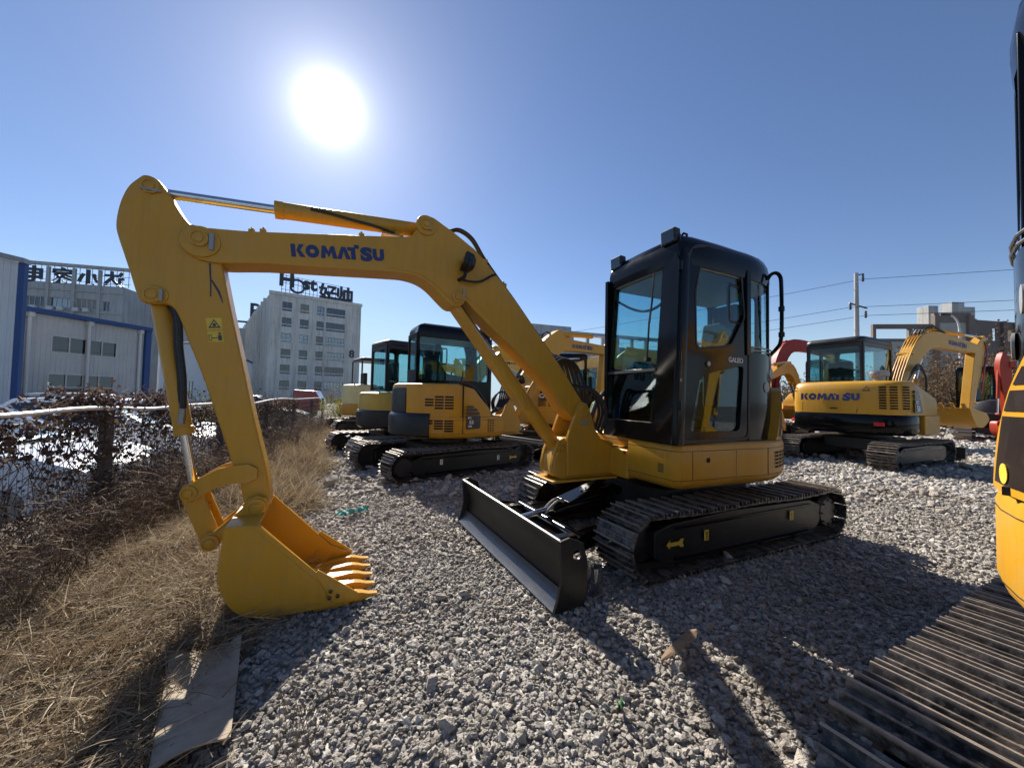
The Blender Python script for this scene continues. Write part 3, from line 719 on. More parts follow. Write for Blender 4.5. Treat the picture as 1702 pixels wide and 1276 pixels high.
def cab55(root, rail=True):
    B, GL = 'black', 'glass'
    z0, zt = .965, 2.40
    # --- front wall, leaning back a little
    FRb, FLb = Vector((.925, .0, z0)), Vector((.995, .885, z0)); FRt, FLt = Vector((.885, .03, zt)), Vector((.925, .872, zt))
    u = (FLb - FRb).normalized(); v = ((FRt + FLt) / 2 - (FRb + FLb) / 2).normalized(); W = (FLb - FRb).length; Hh = ((FRt + FLt) / 2 - (FRb + FLb) / 2).length
    outer = [(0, 0), (W, 0), (W - .01, Hh - .05), (W - .05, Hh + .03), (.08, Hh + .03), (.03, Hh - .06)]
    lo = rounded([(.055, .155), (W - .215, .155), (W - .215, .545), (.055, .565)], .04)
    hi = rounded([(.055, .60), (W - .215, .585), (W - .185, Hh - .05), (.085, Hh - .04)], .05)
    g = G(); g.panel(outer, [lo, hi], (FRb, u, v), .05); fw = obj('front_frame', g, B, root, .006)
    nn = u.cross(v)
    for lp, nm in ((lo, 'lower_window_pane'), (hi, 'upper_window_pane')):
        g = G(); g.panel([(p[0], p[1]) for p in lp], [], (FRb - nn * .025, u, v), .004); obj(nm, g, GL, fw, ang=0)
    g = G(); g.cbox(FRb + u * (W - .21 + .0) * .5 + v * .575 + nn * .004, (.01, W - .22, .022), Matrix((nn, u, v)).transposed()); obj('window_bar', g, 'rubber', fw)
    # wiper
    o = FRb + nn * .03; q = lambda a, b, c=0: o + u * a + v * b + nn * c
    g = G(); g.tube([q(.60, .66), q(.605, .95), q(.635, 1.16)], .008, 6); g.tube([q(.625, .95, .01), q(.655, 1.36, .01)], .006, 6); g.cyl(q(.60, .66, -.03), q(.60, .66, .02), .018, 10); obj('wiper', g, 'rubber', fw)
    # --- door (left side)
    z0d = .975
    Df, Dr = Vector((.962, .893, z0d)), Vector((.10, .868, z0d)); u = (Df - Dr).normalized() * -1; v = Vector((-.012, -.008, 1)).normalized()
    # frame: x runs rearwards from the front edge
    D = lambda x: .962 - x
    outer = rounded([(D(.955), 0), (D(.10), 0), (D(.085), 1.50), (D(.55), 1.575), (D(.80), 1.535), (D(.935), 1.36)], .07)
    outer = outer[::-1]
    up = rounded([(D(.725), 1.40), (D(.205), 1.435), (D(.15), 1.03), (D(.335), .775), (D(.77), .72), (D(.785), 1.17)], .05)
    low = rounded([(D(.72), .50), (D(.60), .545), (D(.17), .625), (D(.225), .085), (D(.825), .085)], .05)
    u2 = Vector(u); fr = (Df, u2, v)
    # panel normal must look to +y: u runs -x, v up  ->  u x v = +y
    g = G(); g.panel(outer[::-1], [up, low], fr, .045); dr = obj('door', g, B, root, .006)
    nn = u2.cross(v)
    for lp, nm in ((up, 'upper_window_pane'), (low, 'lower_window_pane')):
        g = G(); g.panel(lp, [], (Df - nn * .02, u2, v), .004); obj(nm, g, GL, dr, ang=0)
    g = G(); g.panel(outer[::-1], [[(p[0] * .955 + D(.52) * .045, p[1] * .965 + .028) for p in outer[::-1]]], (Df + nn * .006, u2, v), .008); obj('door_seal', g, 'rubber', dr, .003)
    q = lambda a, b, c=0: Df + u2 * a + v * b + nn * c
    g = G(); g.panel(up, [[((p[0] - .46) * .95 + .46, (p[1] - 1.08) * .96 + 1.08) for p in up]], (Df + nn * .004, u2, v), .006); obj('window_seal', g, 'rubber', dr, .002)
    g = G(); g.lathe([(.020, 0), (.020, .012), (.010, .014)], q(D(.63), .615), nn, 16); obj('door_lock', g, 'steel', dr)
    g = G(); g.tube([q(D(.20), 1.29, -.03), q(D(.32), 1.30, -.03), q(D(.33), 1.27, -.03), q(D(.33), 1.01, -.03), q(D(.31), .985, -.03), q(D(.19), .985, -.03)], .014, 8); obj('door_handle', g, 'rubber', dr)
    letters(dr, 'GALEO', .040, q(D(.28), .665, .003), u2, v, 'stwhite', .002, .02, 1.05)
    for zz in (.25, .62, 1.30):
        g = G(); g.cyl(q(.0, zz, .012), q(.0, zz + .07, .012), .014, 10); g.box(tuple(q(.055, zz + .005, .0)), tuple(q(.0, zz + .06, .012))); obj('hinge', g, B, dr)
    # --- corner posts
    g = G(); ring = [(.985, .84), (1.0, .875), (.99, .905), (.95, .912), (.90, .90), (.90, .85), (.94, .84)]
    rt = [(x - .065, y - .012) for x, y in ring]
    g.loft([[(x, y, z0) for x, y in ring], [(x, y, zt - .05) for x, y in rt], [(x - .03, y - .02, zt + .06) for x, y in rt], [(x - .10, y - .05, zt + .13) for x, y in rt]]); obj('front_pillar', g, B, root, .004)
    # --- rear quarter: curved, glass above, panel below
    Q = [(.10, .868), (-.02, .868), (-.15, .85), (-.28, .815), (-.40, .755), (-.50, .67), (-.56, .57)]
    def qring(z, k=1.0): return [(x * k, y * k, z) for x, y in Q]
    g = G(); zs = [z0, 1.72]
    vs = qring(zs[0]) + qring(zs[1]); n = len(Q); g.add(vs + [(x * .95, y * .95, z) for x, y, z in vs], [(i, i + 1, i + 1 + n, i + n) for i in range(n - 1)] + [(i + 2 * n, i + n + 2 * n, i + 1 + n + 2 * n, i + 1 + 2 * n) for i in range(n - 1)] + [(i + n, i + 1 + n, i + 1 + 3 * n, i + 3 * n) for i in range(n - 1)])
    qp = obj('rear_quarter_panel', g, B, root)
    g = G(); vs = qring(1.72, .985) + [(x * .985 + .02, y * .985 - .01, 2.38) for x, y in Q]; g.add(vs, [(i, i + 1, i + 1 + n, i + n) for i in range(n - 1)]); obj('quarter_window_pane', g, GL, qp)
    for i0 in (0, 3, 6):
        x, y = Q[i0]; w = .03 if i0 else .045
        g = G(); g.cbox((x * .985 + .01, y * .985, 2.05), (.055 if i0 == 0 else .022, w if i0 == 0 else .022, .72)); obj('rear_pillar', g, B, root, .006)
    for zz in (1.735, 1.765):
        g = G(); g.tube([(x * 1.004, y * 1.004, zz) for x, y in Q], .006, 6); obj('trim_strip', g, 'steel', qp)
    for ai, (x, y, zz, rr) in enumerate(((-.30, .806, 1.56, .045), (-.17, .846, 1.43, .045))):
        nrm = Vector((x, y, 0)).normalized(); nrm = Vector((x * .6, y, 0)).normalized()
        g = G(); g.lathe([(rr, -.004), (rr, .003), (rr * .9, .004)], Vector((x, y, zz)) + nrm * .004, nrm, 20); o = obj('round_sticker', g, 'grey', qp)
    # --- rear wall and right wall: frame with glass
    for nm, a, b, hole in (('rear_frame', (-.56, .57), (-.56, .0), (.80, 1.38)), ('right_frame', (-.56, .0), (.925, .0), (.62, 1.38))):
        A, Bv = Vector((a[0], a[1], z0)), Vector((b[0], b[1], z0)); u = (Bv - A).normalized(); W = (Bv - A).length
        hol = rounded([(.05, hole[0]), (W - .06, hole[0]), (W - .06, hole[1]), (.05, hole[1])], .05)
        holes = [hol]
        g = G(); g.panel([(0, 0), (W, 0), (W, zt - z0 + .02), (0, zt - z0 + .02)], holes, (A, u, (0, 0, 1)), .04); o = obj(nm, g, B, root, .005)
        nv = u.cross(Vector((0, 0, 1)))
        for h_ in holes:
            g = G(); g.panel(h_, [], (A - nv * .02, u, (0, 0, 1)), .004); obj('window_pane', g, GL, o, ang=0)
    # --- roof: rounded crown
    RP = [(.895, .03), (.93, .45), (.935, .86), (.80, .885), (.45, .885), (.10, .868)] + [(x + .02, y) for x, y in Q[1:]] + [(-.55, .0)]
    cx, cy = .30, .43
    def rr(k, z, dz=0): return [(cx + (x - cx) * k, cy + (y - cy) * k, z + dz * ((x - .4) / .6)) for x, y in RP]
    g = G(); g.loft([rr(.985, 2.345), rr(1.0, 2.40), rr(1.0, 2.45), rr(.985, 2.51), rr(.94, 2.565), rr(.84, 2.60), rr(.5, 2.615)]); rf = obj('roof', g, B, root, ang=50)
    g = G(); g.loft([rr(.95, 2.335), rr(.95, 2.344)]); obj('roof_lining', g, 'grey', rf)
    g = G(); g.lathe([(.10, 0), (.10, .02), (.08, .03)], (.45, .55, 2.61), (0, 0, 1), 20); obj('roof_cap', g, B, rf)
    for x, y in ((.78, .78), (.74, .14)):
        g = G(); g.tube([(x, y - .03, 2.55), (x, y - .03, 2.61), (x, y, 2.63), (x, y + .03, 2.61), (x, y + .03, 2.55)], .010, 6); obj('lifting_eye', g, B, rf)
    for x, y in ((.90, .77), (.86, .12)): work_lamp(root, Matrix.Translation((x + .0, y, 2.575)) @ Matrix.Rotation(R(4), 4, 'Y') @ Matrix.Scale(1.08, 4), 'cab_work_lamp')
    g = G(); g.tube(catmull([(.84, .20, 2.56), (.80, .28, 2.59), (.76, .34, 2.56)], 4), .008, 6); obj('lamp_cable', g, 'rubber', rf)
    # --- handrail on the rear corner, with mirror stay
    g = G(); g.tube(catmull([(-.235, .82, 2.40), (-.245, .845, 2.44), (-.27, .875, 2.45), (-.30, .89, 2.42), (-.31, .895, 2.34), (-.315, .895, 2.0), (-.315, .885, 1.84), (-.30, .86, 1.78), (-.28, .815, 1.72)], 5), .016, 8)
    for zz in (2.13, 1.90): g.lathe([(.024, -.02), (.024, .02)], (-.313, .895, zz), (0, 0, 1), 10)
    if rail: obj('handrail', g, B, root)
    # --- inside: seat, consoles, levers
    g = G(); g.cbox((.12, .45, 1.42), (.46, .46, .13)); g.cbox((.12, .45, 1.25), (.36, .36, .24)); obj('seat', g, 'seat', root, .03, seg=3)
    g = G(); g.cbox((-.14, .45, 1.76), (.12, .44, .62), Matrix.Rotation(R(-10), 3, 'Y')); g.cbox((-.20, .45, 2.14), (.09, .26, .18)); obj('seat_back', g, 'seat', root, .03, seg=3)
    for y in (.16, .74):
        g = G(); g.cbox((.22, y, 1.42), (.42, .13, .34)); o = obj('console', g, 'seat', root, .02)
        g = G(); g.tube([(.36, y, 1.58), (.39, y, 1.70), (.39, y, 1.78)], [.016, .016, .022], 8); obj('lever', g, 'rubber', o)
    g = G(); g.box((-.40, .03, .975), (.90, .84, 1.0)); obj('cab_floor', g, 'seat', root)
    for y in (.36, .52):
        g = G(); g.cyl((.70, y, 1.0), (.66, y, 1.34), .012, 8); g.cbox((.655, y, 1.36), (.03, .05, .05)); g.cbox((.72, y, 1.02), (.2, .09, .02)); obj('pedal_lever', g, 'rubber', root)
    g = G(); g.tube(catmull([(.86, .10, 2.22), (.80, .25, 2.12), (.78, .42, 2.08), (.80, .60, 2.12), (.86, .76, 2.25)], 5), .012, 6); obj('cab_cable', g, 'rubber', root)
def pc55(label, loc, yaw, boom_deg=0.0, ty=.69, wear=False, upper=0.0, rail=True, ts=0.0, vents=True, group='black-cabbed short-tail excavators'):
    root = thing('excavator', label, 'excavator', loc, yaw, group)
    T = rot_about(1.26, 1.18, boom_deg) if boom_deg else None
    # ---- undercarriage
    tl = build_track(root, ty, 1, -1.17 + ts, 1.16 + ts); trk = build_track(root, -ty, -1, -1.17 + ts, 1.16 + ts)
    for tr, o in ((tl, 1), (trk, -1)):
        yo = o * (ty + .1475); ud = Vector((-o, 0, 0))
        fr = lambda x, z: ((x, yo, z), ud, (0, 0, 1))
        s = -1 if o > 0 else 1
        arrow = [(-.09, .0), (-.055, .032), (-.055, .014), (.04, .014), (.055, .03), (.09, .03), (.075, 0), (.09, -.03), (.055, -.03), (.04, -.014), (-.055, -.014), (-.055, -.032)]
        if o < 0: arrow = [(-p[0], p[1]) for p in arrow]
        deco(tr, 'travel_arrow', arrow, fr(.92, .23), 'styel', .004)
        for x, z in ((.58, .25), (-.55, .275)):
            deco(tr, 'grease_tag', [(-.025, -.04), (.025, -.04), (.025, .04), (-.025, .04)], fr(x, z), 'styel' if o > 0 else 'stwhite', .004)
            letters(tr, '0', .028, Vector(fr(x, z)[0]) + Vector((0, o * .007, .015)), ud, (0, 0, 1), 'sticker', .001)
            letters(tr, '3', .028, Vector(fr(x, z)[0]) + Vector((0, o * .007, -.018)), ud, (0, 0, 1), 'sticker', .001)
    g = G(); g.prism([(-.55, -.42), (.55, -.42), (.62, -.2), (.62, .2), (.55, .42), (-.55, .42), (-.62, .2), (-.62, -.2)], .27, .50, 'xy')
    for sx in (-1, 1):
        for sy in (-1, 1): g.add([(sx * .30, sy * .30, .28), (sx * .55, sy * .30, .28), (sx * .62, sy * (ty - .09), .16), (sx * .34, sy * (ty - .09), .16), (sx * .30, sy * .30, .48), (sx * .55, sy * .30, .46), (sx * .62, sy * (ty - .09), .34), (sx * .34, sy * (ty - .09), .34)], [(0, 1, 2, 3), (7, 6, 5, 4), (0, 4, 5, 1), (1, 5, 6, 2), (2, 6, 7, 3), (3, 7, 4, 0)])
    obj('undercarriage_frame', g, 'blackm', root, .01)
    g = G(); g.lathe([(.40, 0), (.40, .06), (.36, .07), (.36, .13), (.42, .14), (.42, .16)], (0, 0, .49), (0, 0, 1), 32); obj('swing_ring', g, 'blackm', root)
    # ---- dozer blade
    pf = [(2.015, .012), (1.965, .055), (1.935, .12), (1.922, .20), (1.932, .29), (1.962, .365), (1.995, .415)]
    bk = [(x - .022, z) for x, z in pf]
    g = G(); g.loft([[(p[0], y, p[1]) for p in pf] + [(p[0], y, p[1]) for p in bk[::-1]] for y in (-.92, .92)])
    bl = obj('dozer_blade', g, 'bladeb', root, .004)
    g = G(); g.tube([(1.985, -.92, .418), (1.985, .92, .418)], .016, 8); obj('blade_lip', g, 'bladeb', bl)
    g = G(); g.loft([[(2.034, y, .0), (2.038, y, .012), (1.972, y, .072), (1.955, y, .115), (1.948, y, .113), (1.965, y, .066), (2.0, y, .004)] for y in (-.925, .925)]); obj('cutting_edge', g, 'edge', bl, .002)
    circ = [(1.875 + .030 * math.cos(R(a)), .335 + .030 * math.sin(R(a))) for a in range(0, 360, 24)]
    for sy in (-1, 1):
        ol = [(2.04, .008), (2.02, .06), (1.985, .20), (2.0, .43), (1.93, .445), (1.83, .40), (1.80, .30), (1.80, .06), (1.83, .02)]
        g = G(); u = Vector((-1, 0, 0)) if sy > 0 else Vector((1, 0, 0))
        f2 = (lambda p: (-p[0], p[1])) if sy > 0 else (lambda p: p)
        lp = [f2(p) for p in ol]; ar = sum(lp[i][0] * lp[(i + 1) % len(lp)][1] - lp[(i + 1) % len(lp)][0] * lp[i][1] for i in range(len(lp)))
        if ar < 0: lp = lp[::-1]
        g.panel(lp, [[f2(p) for p in circ]], ((0, sy * .945, 0), u, (0, 0, 1)), .022); obj('end_plate', g, 'bladeb', bl, .003)
    for y in (-.46, .46):
        g = G(); g.loft([[(1.92, y - .05, .08), (1.92, y + .05, .08), (1.92, y + .05, .27), (1.92, y - .05, .27)], [(1.50, y * .95 - .045, .13), (1.50, y * .95 + .045, .13), (1.50, y * .95 + .045, .26), (1.50, y * .95 - .045, .26)], [(.70, y * .8 - .045, .22), (.70, y * .8 + .045, .22), (.70, y * .8 + .045, .35), (.70, y * .8 - .045, .35)]]); obj('blade_arm', g, 'black', bl, .008)
        s = 1 if y > 0 else -1
        g = G(); g.prism([(1.92, .16), (1.92, .30), (1.55, .245), (1.55, .22)], y + s * .13, y + s * .15); g.add([(1.92, y + s * .05, .26), (1.92, y + s * .40, .26), (1.55, y + s * .05, .245), (1.92, y + s * .05, .245), (1.92, y + s * .40, .245), (1.55, y + s * .05, .23)], [(0, 1, 2), (5, 4, 3), (0, 3, 4, 1), (1, 4, 5, 2), (2, 5, 3, 0)]); obj('gusset', g, 'black', bl)
    g = G(); g.cyl((1.52, -.52, .22), (1.52, .52, .22), .052, 18); obj('cross_tube', g, 'black', bl)
    cylinder_pair(root, 'blade_cylinder', (.78, 0, .44), (1.86, 0, .27), .62, .05, .026, .045, .05, 'black')
    for y in (-.025, .03):
        g = G(); g.tube(catmull([(1.36, y, .36), (1.42, y, .40), (1.50, y, .36), (1.56, y, .30)], 4), .011, 8); obj('hose', g, 'steel', bl)
    g = G(); g.add([(.95, -.10, .52), (.95, .10, .52), (1.37, .10, .395), (1.37, -.10, .395), (.95, -.10, .51), (.95, .10, .51), (1.37, .10, .385), (1.37, -.10, .385)], [(0, 3, 2, 1), (4, 5, 6, 7), (0, 1, 5, 4), (1, 2, 6, 5), (2, 3, 7, 6), (3, 0, 4, 7)])
    cp = obj('cylinder_cover', g, 'black', bl, .003)
    for x in (1.12, 1.17):
        g = G(); g.lathe([(.011, 0), (.011, .006)], (x, .0, .475 - (x - 1.12) * .3), (.285, 0, .96), 10); obj('bolt', g, 'gap', bl)
    # ---- upper structure: deck skirt
    def dr(k, z): return scale_ring(DECK, k, z)
    g = G(); g.loft([dr(.90, .615), dr(.955, .635), dr(.985, .665), dr(1.0, .70), dr(1.0, .935), dr(.992, .958), dr(.97, .972)]); dk = obj('deck_skirt', g, 'yellow', root, 0, 30)
    g = G(); g.loft([dr(1.0015, .697), dr(1.0015, .701)], (False, False)); obj('skirt_seam', g, 'gap', dk, ang=0)
    g = G(); g.loft([dr(1.0015, .915), dr(1.0015, .919)], (False, False)); obj('skirt_seam', g, 'gap', dk, ang=0)
    if vents: tail_slots(root, 'vent_slot', (101, 106.5, 112, 117.5), (.755, .785, .815, .845, .875), 4.2, .019, parent=dk)
    def side_y(x): return .885 + (.90 - x) * .055 if x > .55 else .905 + (.55 - x) * .035
    for x in (.80, .33):
        g = G(); y = side_y(x); g.box((x - .002, y - .01, .70), (x + .002, y + .0012, .918)); obj('panel_seam', g, 'gap', dk, ang=0)
    a = R(92); g = G(); g.box((-.035, .92, .70), (-.031, .9458, .918)); obj('panel_seam', g, 'gap', dk, ang=0)
    g = G(); g.lathe([(.020, 0), (.020, .004), (.008, .006)], (.64, side_y(.64), .845), (0, 1, 0), 18); obj('fuel_lock', g, 'gap', dk)
    for k in range(5):
        g = G(); g.box((.9552, .70, .745 + k * .014), (.9568, .755, .752 + k * .014)); obj('vent_slot', g, 'gap', dk, ang=0)
    g = G(); g.panel([(0, 0), (.07, 0), (.07, .06), (0, .06)], [[(.005, .005), (.065, .005), (.065, .055), (.005, .055)]], ((.9565, .70, .845), (0, 1, 0), (0, 0, 1)), .002); obj('service_label', g, 'amber', dk, ang=0)
    # ---- engine hood, right side and rear, with its stickers and grilles
    HP = [(-.50, .60)] + arc(0, 0, .925, 124, 262, 22) + [(.15, -.905), (.42, -.885), (.55, -.84), (.56, -.05), (-.57, -.05)]
    def htop(x, y):
        z = 1.50
        if y > .30: z = min(z, 1.50 - max(0, (y - .42)) * 1.1)
        if x > -.05: z = 1.50 - (max(0, x + .05) / .62) ** 2.0 * .62
        return z
    def hr(k, f, dz=0): return [((x + .05) * k - .05, y * k, (.95 * (1 - f) + htop(x, y) * f) + dz) for x, y in HP]
    g = G(); g.loft([hr(1, 0, .005), hr(1, .55), hr(1, .90), hr(.985, .97), hr(.93, 1.0), hr(.5, 1.0, .01)]); hd = obj('engine_hood', g, 'yellow', root, 0, 40)
    # black edging along the hood's front slope
    g = G(); g.tube([(x, -.80 if x > .4 else -.85, htop(x, -.5) + .012) for x in (-.06, .05, .15, .25, .35, .45, .53)], .028, 8); obj('hood_edge', g, 'blackm', hd)
    # black bumper on the rear corners
    for a0, a1 in ((158, 234), (128, 150)):
        rg = [(math.cos(R(a)), math.sin(R(a))) for a in np.linspace(a0, a1, 15)]
        g = G(); lo_, hi_ = .64, 1.02
        g.loft([[(c * r_, s_ * r_, z) for c, s_ in rg] + [(c * .86, s_ * .86, z) for c, s_ in rg[::-1]] for r_, z in ((.96, lo_), (.985, lo_ + .03), (.985, .95), (.97, .99), (.93, 1.02))])
        if a0 > 150: obj('corner_bumper', g, 'bladeb', root, .006)
    # rear column (counterweight upper) in black on the right rear corner
    rg = [(math.cos(R(a)), math.sin(R(a))) for a in np.linspace(168, 206, 9)]
    g = G(); g.loft([[(c * r_, s_ * r_, z) for c, s_ in rg] + [(c * .80, s_ * .80, z) for c, s_ in rg[::-1]] for r_, z in ((.94, 1.02), (.945, 1.30), (.93, 1.42), (.90, 1.45))]); obj('rear_column', g, 'bladeb', root, .006)
    rows = [(1.285, 1), (1.24, 0), (1.195, 0), (1.15, 0), (1.105, 1), (.905, 0), (.865, 0), (.825, 1), (.785, 1), (.745, 2)]
    for z, k0 in rows:
        for k in range(k0, 3):
            a = 233 + k * 9.8; tail_slots(root, 'grille_slot', (a,), (z,), 8.6, .027, r=.927 if z > .95 else .9475, parent=hd if z > .95 else dk)
    sk = [(-.02, .98), (.30, .98), (.36, 1.02), (.37, 1.12), (-.02, 1.12)]
    yo = -.908
    fr = ((0, yo, 0), (1, 0, -.0), (0, 0, 1)); frs = ((.0, -.9465, -.20), (1, .115, 0), (0, 0, 1))
    deco(hd, 'model_sticker', [(-.01, .97), (.24, .98), (.26, 1.02), (.255, 1.19), (-.01, 1.19)], frs, 'sticker', .010)
    deco(hd, 'sticker_stripe', [(-.01, 1.205), (.25, 1.205), (.23, 1.25), (-.01, 1.25)], frs, 'sticker', .010); deco(hd, 'sticker_stripe', [(-.01, 1.265), (.215, 1.265), (.18, 1.305), (-.01, 1.305)], frs, 'sticker', .010); deco(hd, 'sticker_stripe', [(-.01, 1.32), (.16, 1.32), (.10, 1.35), (-.01, 1.35)], frs, 'sticker', .010)
    for s_, h_, z, x in (('PC', .036, 1.155, .055), ('55', .055, 1.085, .085), ('MR', .034, 1.02, .065)): letters(hd, s_, h_, (x, -.9600 + x * .115, z - .20), (1, .115, 0), (0, 0, 1), 'stwhite', .003, .03, 1.1)
    g = G(); g.box((-.065, -.948, .70), (-.055, -.90, 1.47)); obj('panel_seam', g, 'gap', hd, ang=0)
    for r_ in range(11):
        for c_ in range(3):
            x = .40 + c_ * .045; z = .72 + r_ * .028
            if z > .92: continue
            g = G(); y = -.908 + (x - .42) * .04; g.box((x, y + .01, z), (x + .028, y - .0035, z + .015)); obj('mesh_hole', g, 'gap', dk, ang=0)
    # rear-left fin with the model sticker
    FIN = [(103, .975), (133, .975), (133, 1.40), (128, 1.44), (123.5, 1.41), (116, 1.28), (109, 1.13)]
    for r0 in (.930,): fin = tail_patch(root, 'corner_fin', FIN, r0, 'yellow', .09)
    tail_patch(fin, 'model_sticker', [(107.5, 1.0), (129.5, 1.0), (128.5, 1.205), (113.5, 1.205)], .9325, 'sticker')
    tail_patch(fin, 'sticker_stripe', [(114.3, 1.22), (128.4, 1.22), (128, 1.28), (117, 1.28)], .9325, 'redlens' if wear else 'sticker'); tail_patch(fin, 'sticker_stripe', [(118, 1.295), (128, 1.295), (127.6, 1.345), (121, 1.345)], .9325, 'sticker'); tail_patch(fin, 'sticker_stripe', [(122, 1.36), (127.4, 1.36), (126.8, 1.395), (124.5, 1.395)], .9325, 'sticker')
    for s_, h_, z, an in (('PC', .045, 1.175, 124.5), ('55', .062, 1.105, 124.5), ('MR', .042, 1.035, 124.5)):
        nn = Vector((math.cos(R(an)), math.sin(R(an)), 0)); letters(fin, s_, h_, nn * .9365 + Vector((0, 0, z)), Vector((nn.y * -1, nn.x, 0)), (0, 0, 1), 'stwhite', .003, .03, .95)
    nn = Vector((math.cos(R(114)), math.sin(R(114)), 0)); g = G(); g.lathe([(.03, 0), (.03, .002)], nn * .9335 + Vector((0, 0, 1.035)), nn, 18); obj('round_sticker', g, 'styel', fin)
    cab55(root, rail)
    # ---- swing post
    g = G(); g.box((.55, -.30, .615), (.955, .365, .865)); sw = obj('swing_mount', g, 'yellow', root, .02)
    fr = ((0, .367, 0), (-1, 0, 0), (0, 0, 1))
    deco(sw, 'data_plate', [(-.91, .745), (-.82, .745), (-.82, .80), (-.91, .80)], fr, 'sticker', .003); deco(sw, 'data_plate_strip', [(-.865, .772), (-.825, .772), (-.825, .795), (-.865, .795)], fr, 'stwhite', .006)
    g = G(); g.cyl((.955, .33, .84), (.963, .33, .84), .015, 12); obj('side_reflector', g, 'redlens', sw)
    near = [(1.345, 1.17), (1.335, 1.225), (1.29, 1.265), (1.235, 1.255), (1.20, 1.21), (1.13, 1.02), (1.07, .94), (.97, .885), (.86, .872), (.86, .63), (1.42, .63), (1.43, .95)]
    for sy in (-1, 1):
        g = G(); g.prism(near, sy * .112, sy * .150); o = obj('swing_post_plate', g, 'yellow', root, .008)
        if sy > 0:
            pin(o, 1.262, 1.185, .152, .05, 1); pg = G(); pg.box((1.22, .150, 1.075), (1.30, .168, 1.10)); obj('pin_lock', pg, 'grey', o, .003)
            pg = G(); pg.panel(rounded([(-1.08, .64), (-.87, .64), (-.87, .855), (-1.08, .80)], .06), [], ((0, .153, 0), (-1, 0, 0), (0, 0, 1)), .004); obj('raised_panel', pg, 'yellow', o, .002)
    g = G(); g.prism([(.86, .60), (1.46, .60), (1.53, .63), (1.55, .66), (1.53, .80), (1.42, .95), (1.20, .98), (.90, .90)], -.115, .115); cw = obj('swing_post_core', g, 'yellow', root, .012)
    for sy in (-1, 1):
        g = G(); g.prism([(1.36, .63), (1.54, .63), (1.56, .70), (1.53, .84), (1.49, .93), (1.43, .955), (1.36, .92)], sy * .065, sy * .105); o = obj('cylinder_lug', g, 'yellow', root, .006)
    pin(root, 1.455, .865, .107, .045, 1)
    g = G(); g.box((.90, -.17, .585), (1.58, .17, .602)); obj('post_base', g, 'yellow', root, .004)
    # ---- working gear
    front_gear(root, T, wear)
    V = (lambda x, z: (T @ Vector((x, 0, z))) if T is not None else Vector((x, 0, z)))
    bc = cylinder_pair(root, 'boom_cylinder', (1.455, 0, .865), V(2.425, 2.055), .63, .062, .034, .055, .06)
    a, b = Vector((1.455, 0, .865)), V(2.425, 2.055); d = (b - a).normalized(); n = Vector((-d.z, 0, d.x)); n = -n if n.x < 0 else n
    g = G(); w = .075
    for s0, s1 in ((.30, 1.03),):
        p0, p1 = a + (b - a) * s0 + n * .062, a + (b - a) * s1 + n * .052
        g.loft([[p + Vector((0, -w, 0)) - n * .045, p + Vector((0, -w, 0)), p + Vector((0, w, 0)), p + Vector((0, w, 0)) - n * .045, p + Vector((0, w - .008, 0)) - n * .045, p + Vector((0, w - .008, 0)) - n * .008, p + Vector((0, -w + .008, 0)) - n * .008, p + Vector((0, -w + .008, 0)) - n * .045] for p in (p0, p1)])
    obj('cylinder_guard', g, 'yellow', bc, .003)
    # hose loops between boom and body
    for k in range(6):
        y = -.16 - .028 * k; r_ = .0
        pts = catmull([(.80, y - .02, .95 + .02 * k), (.92, y, 1.05), (1.02 + .025 * k, y, 1.25), (1.06 + .03 * k, y + .01, 1.45), (1.16 + .03 * k, y + .02, 1.62 + .015 * k), (1.32 + .03 * k, y + .05, 1.66 + .012 * k), (1.46 + .02 * k, y + .10, 1.60), (1.52, -.06, 1.60)], 6)
        g = G(); g.tube(pts, .017, 8); obj('hydraulic_hose', g, 'rubber', root)
    for k in range(3):
        pts = catmull([(1.05, .12 - .05 * k, 1.0), (1.02, .15 - .05 * k, 1.2), (1.10, .10 - .05 * k, 1.36 + .02 * k), (1.22, .05 - .04 * k, 1.40), (1.34, .03 - .03 * k, 1.42)], 5)
        g = G(); g.tube(pts, .014, 8); obj('hydraulic_hose', g, 'rubber', root)
    # lamp on the boom
    Tl = (T if T is not None else Matrix.Identity(4)) @ Matrix.Translation((2.37, .185, 2.305)) @ Matrix.Rotation(R(-14), 4, 'Y') @ Matrix.Rotation(R(-6), 4, 'Z') @ Matrix.Rotation(R(12), 4, 'X')
    work_lamp(root, Tl, 'boom_work_lamp')
    g = G(T); g.tube(catmull([(2.40, .13, 2.185), (2.33, .15, 2.175), (2.24, .125, 2.20), (2.15, .12, 2.26), (2.11, .10, 2.275)], 5), .009, 6); g.cyl((2.42, .10, 2.185), (2.40, .19, 2.19), .014, 8); obj('lamp_cable', g, 'rubber', root)
    if upper:
        for ch in root.children:
            if ch.name.split('.')[0] not in ('track', 'undercarriage_frame', 'swing_ring', 'dozer_blade', 'blade_cylinder'): ch.rotation_euler = (0, 0, R(upper))
    return root
main = pc55('yellow excavator in front with its boom arched across the sky and bucket on the gravel', (1.711, 4.065, .005), R(205.5), 0, .69, True)
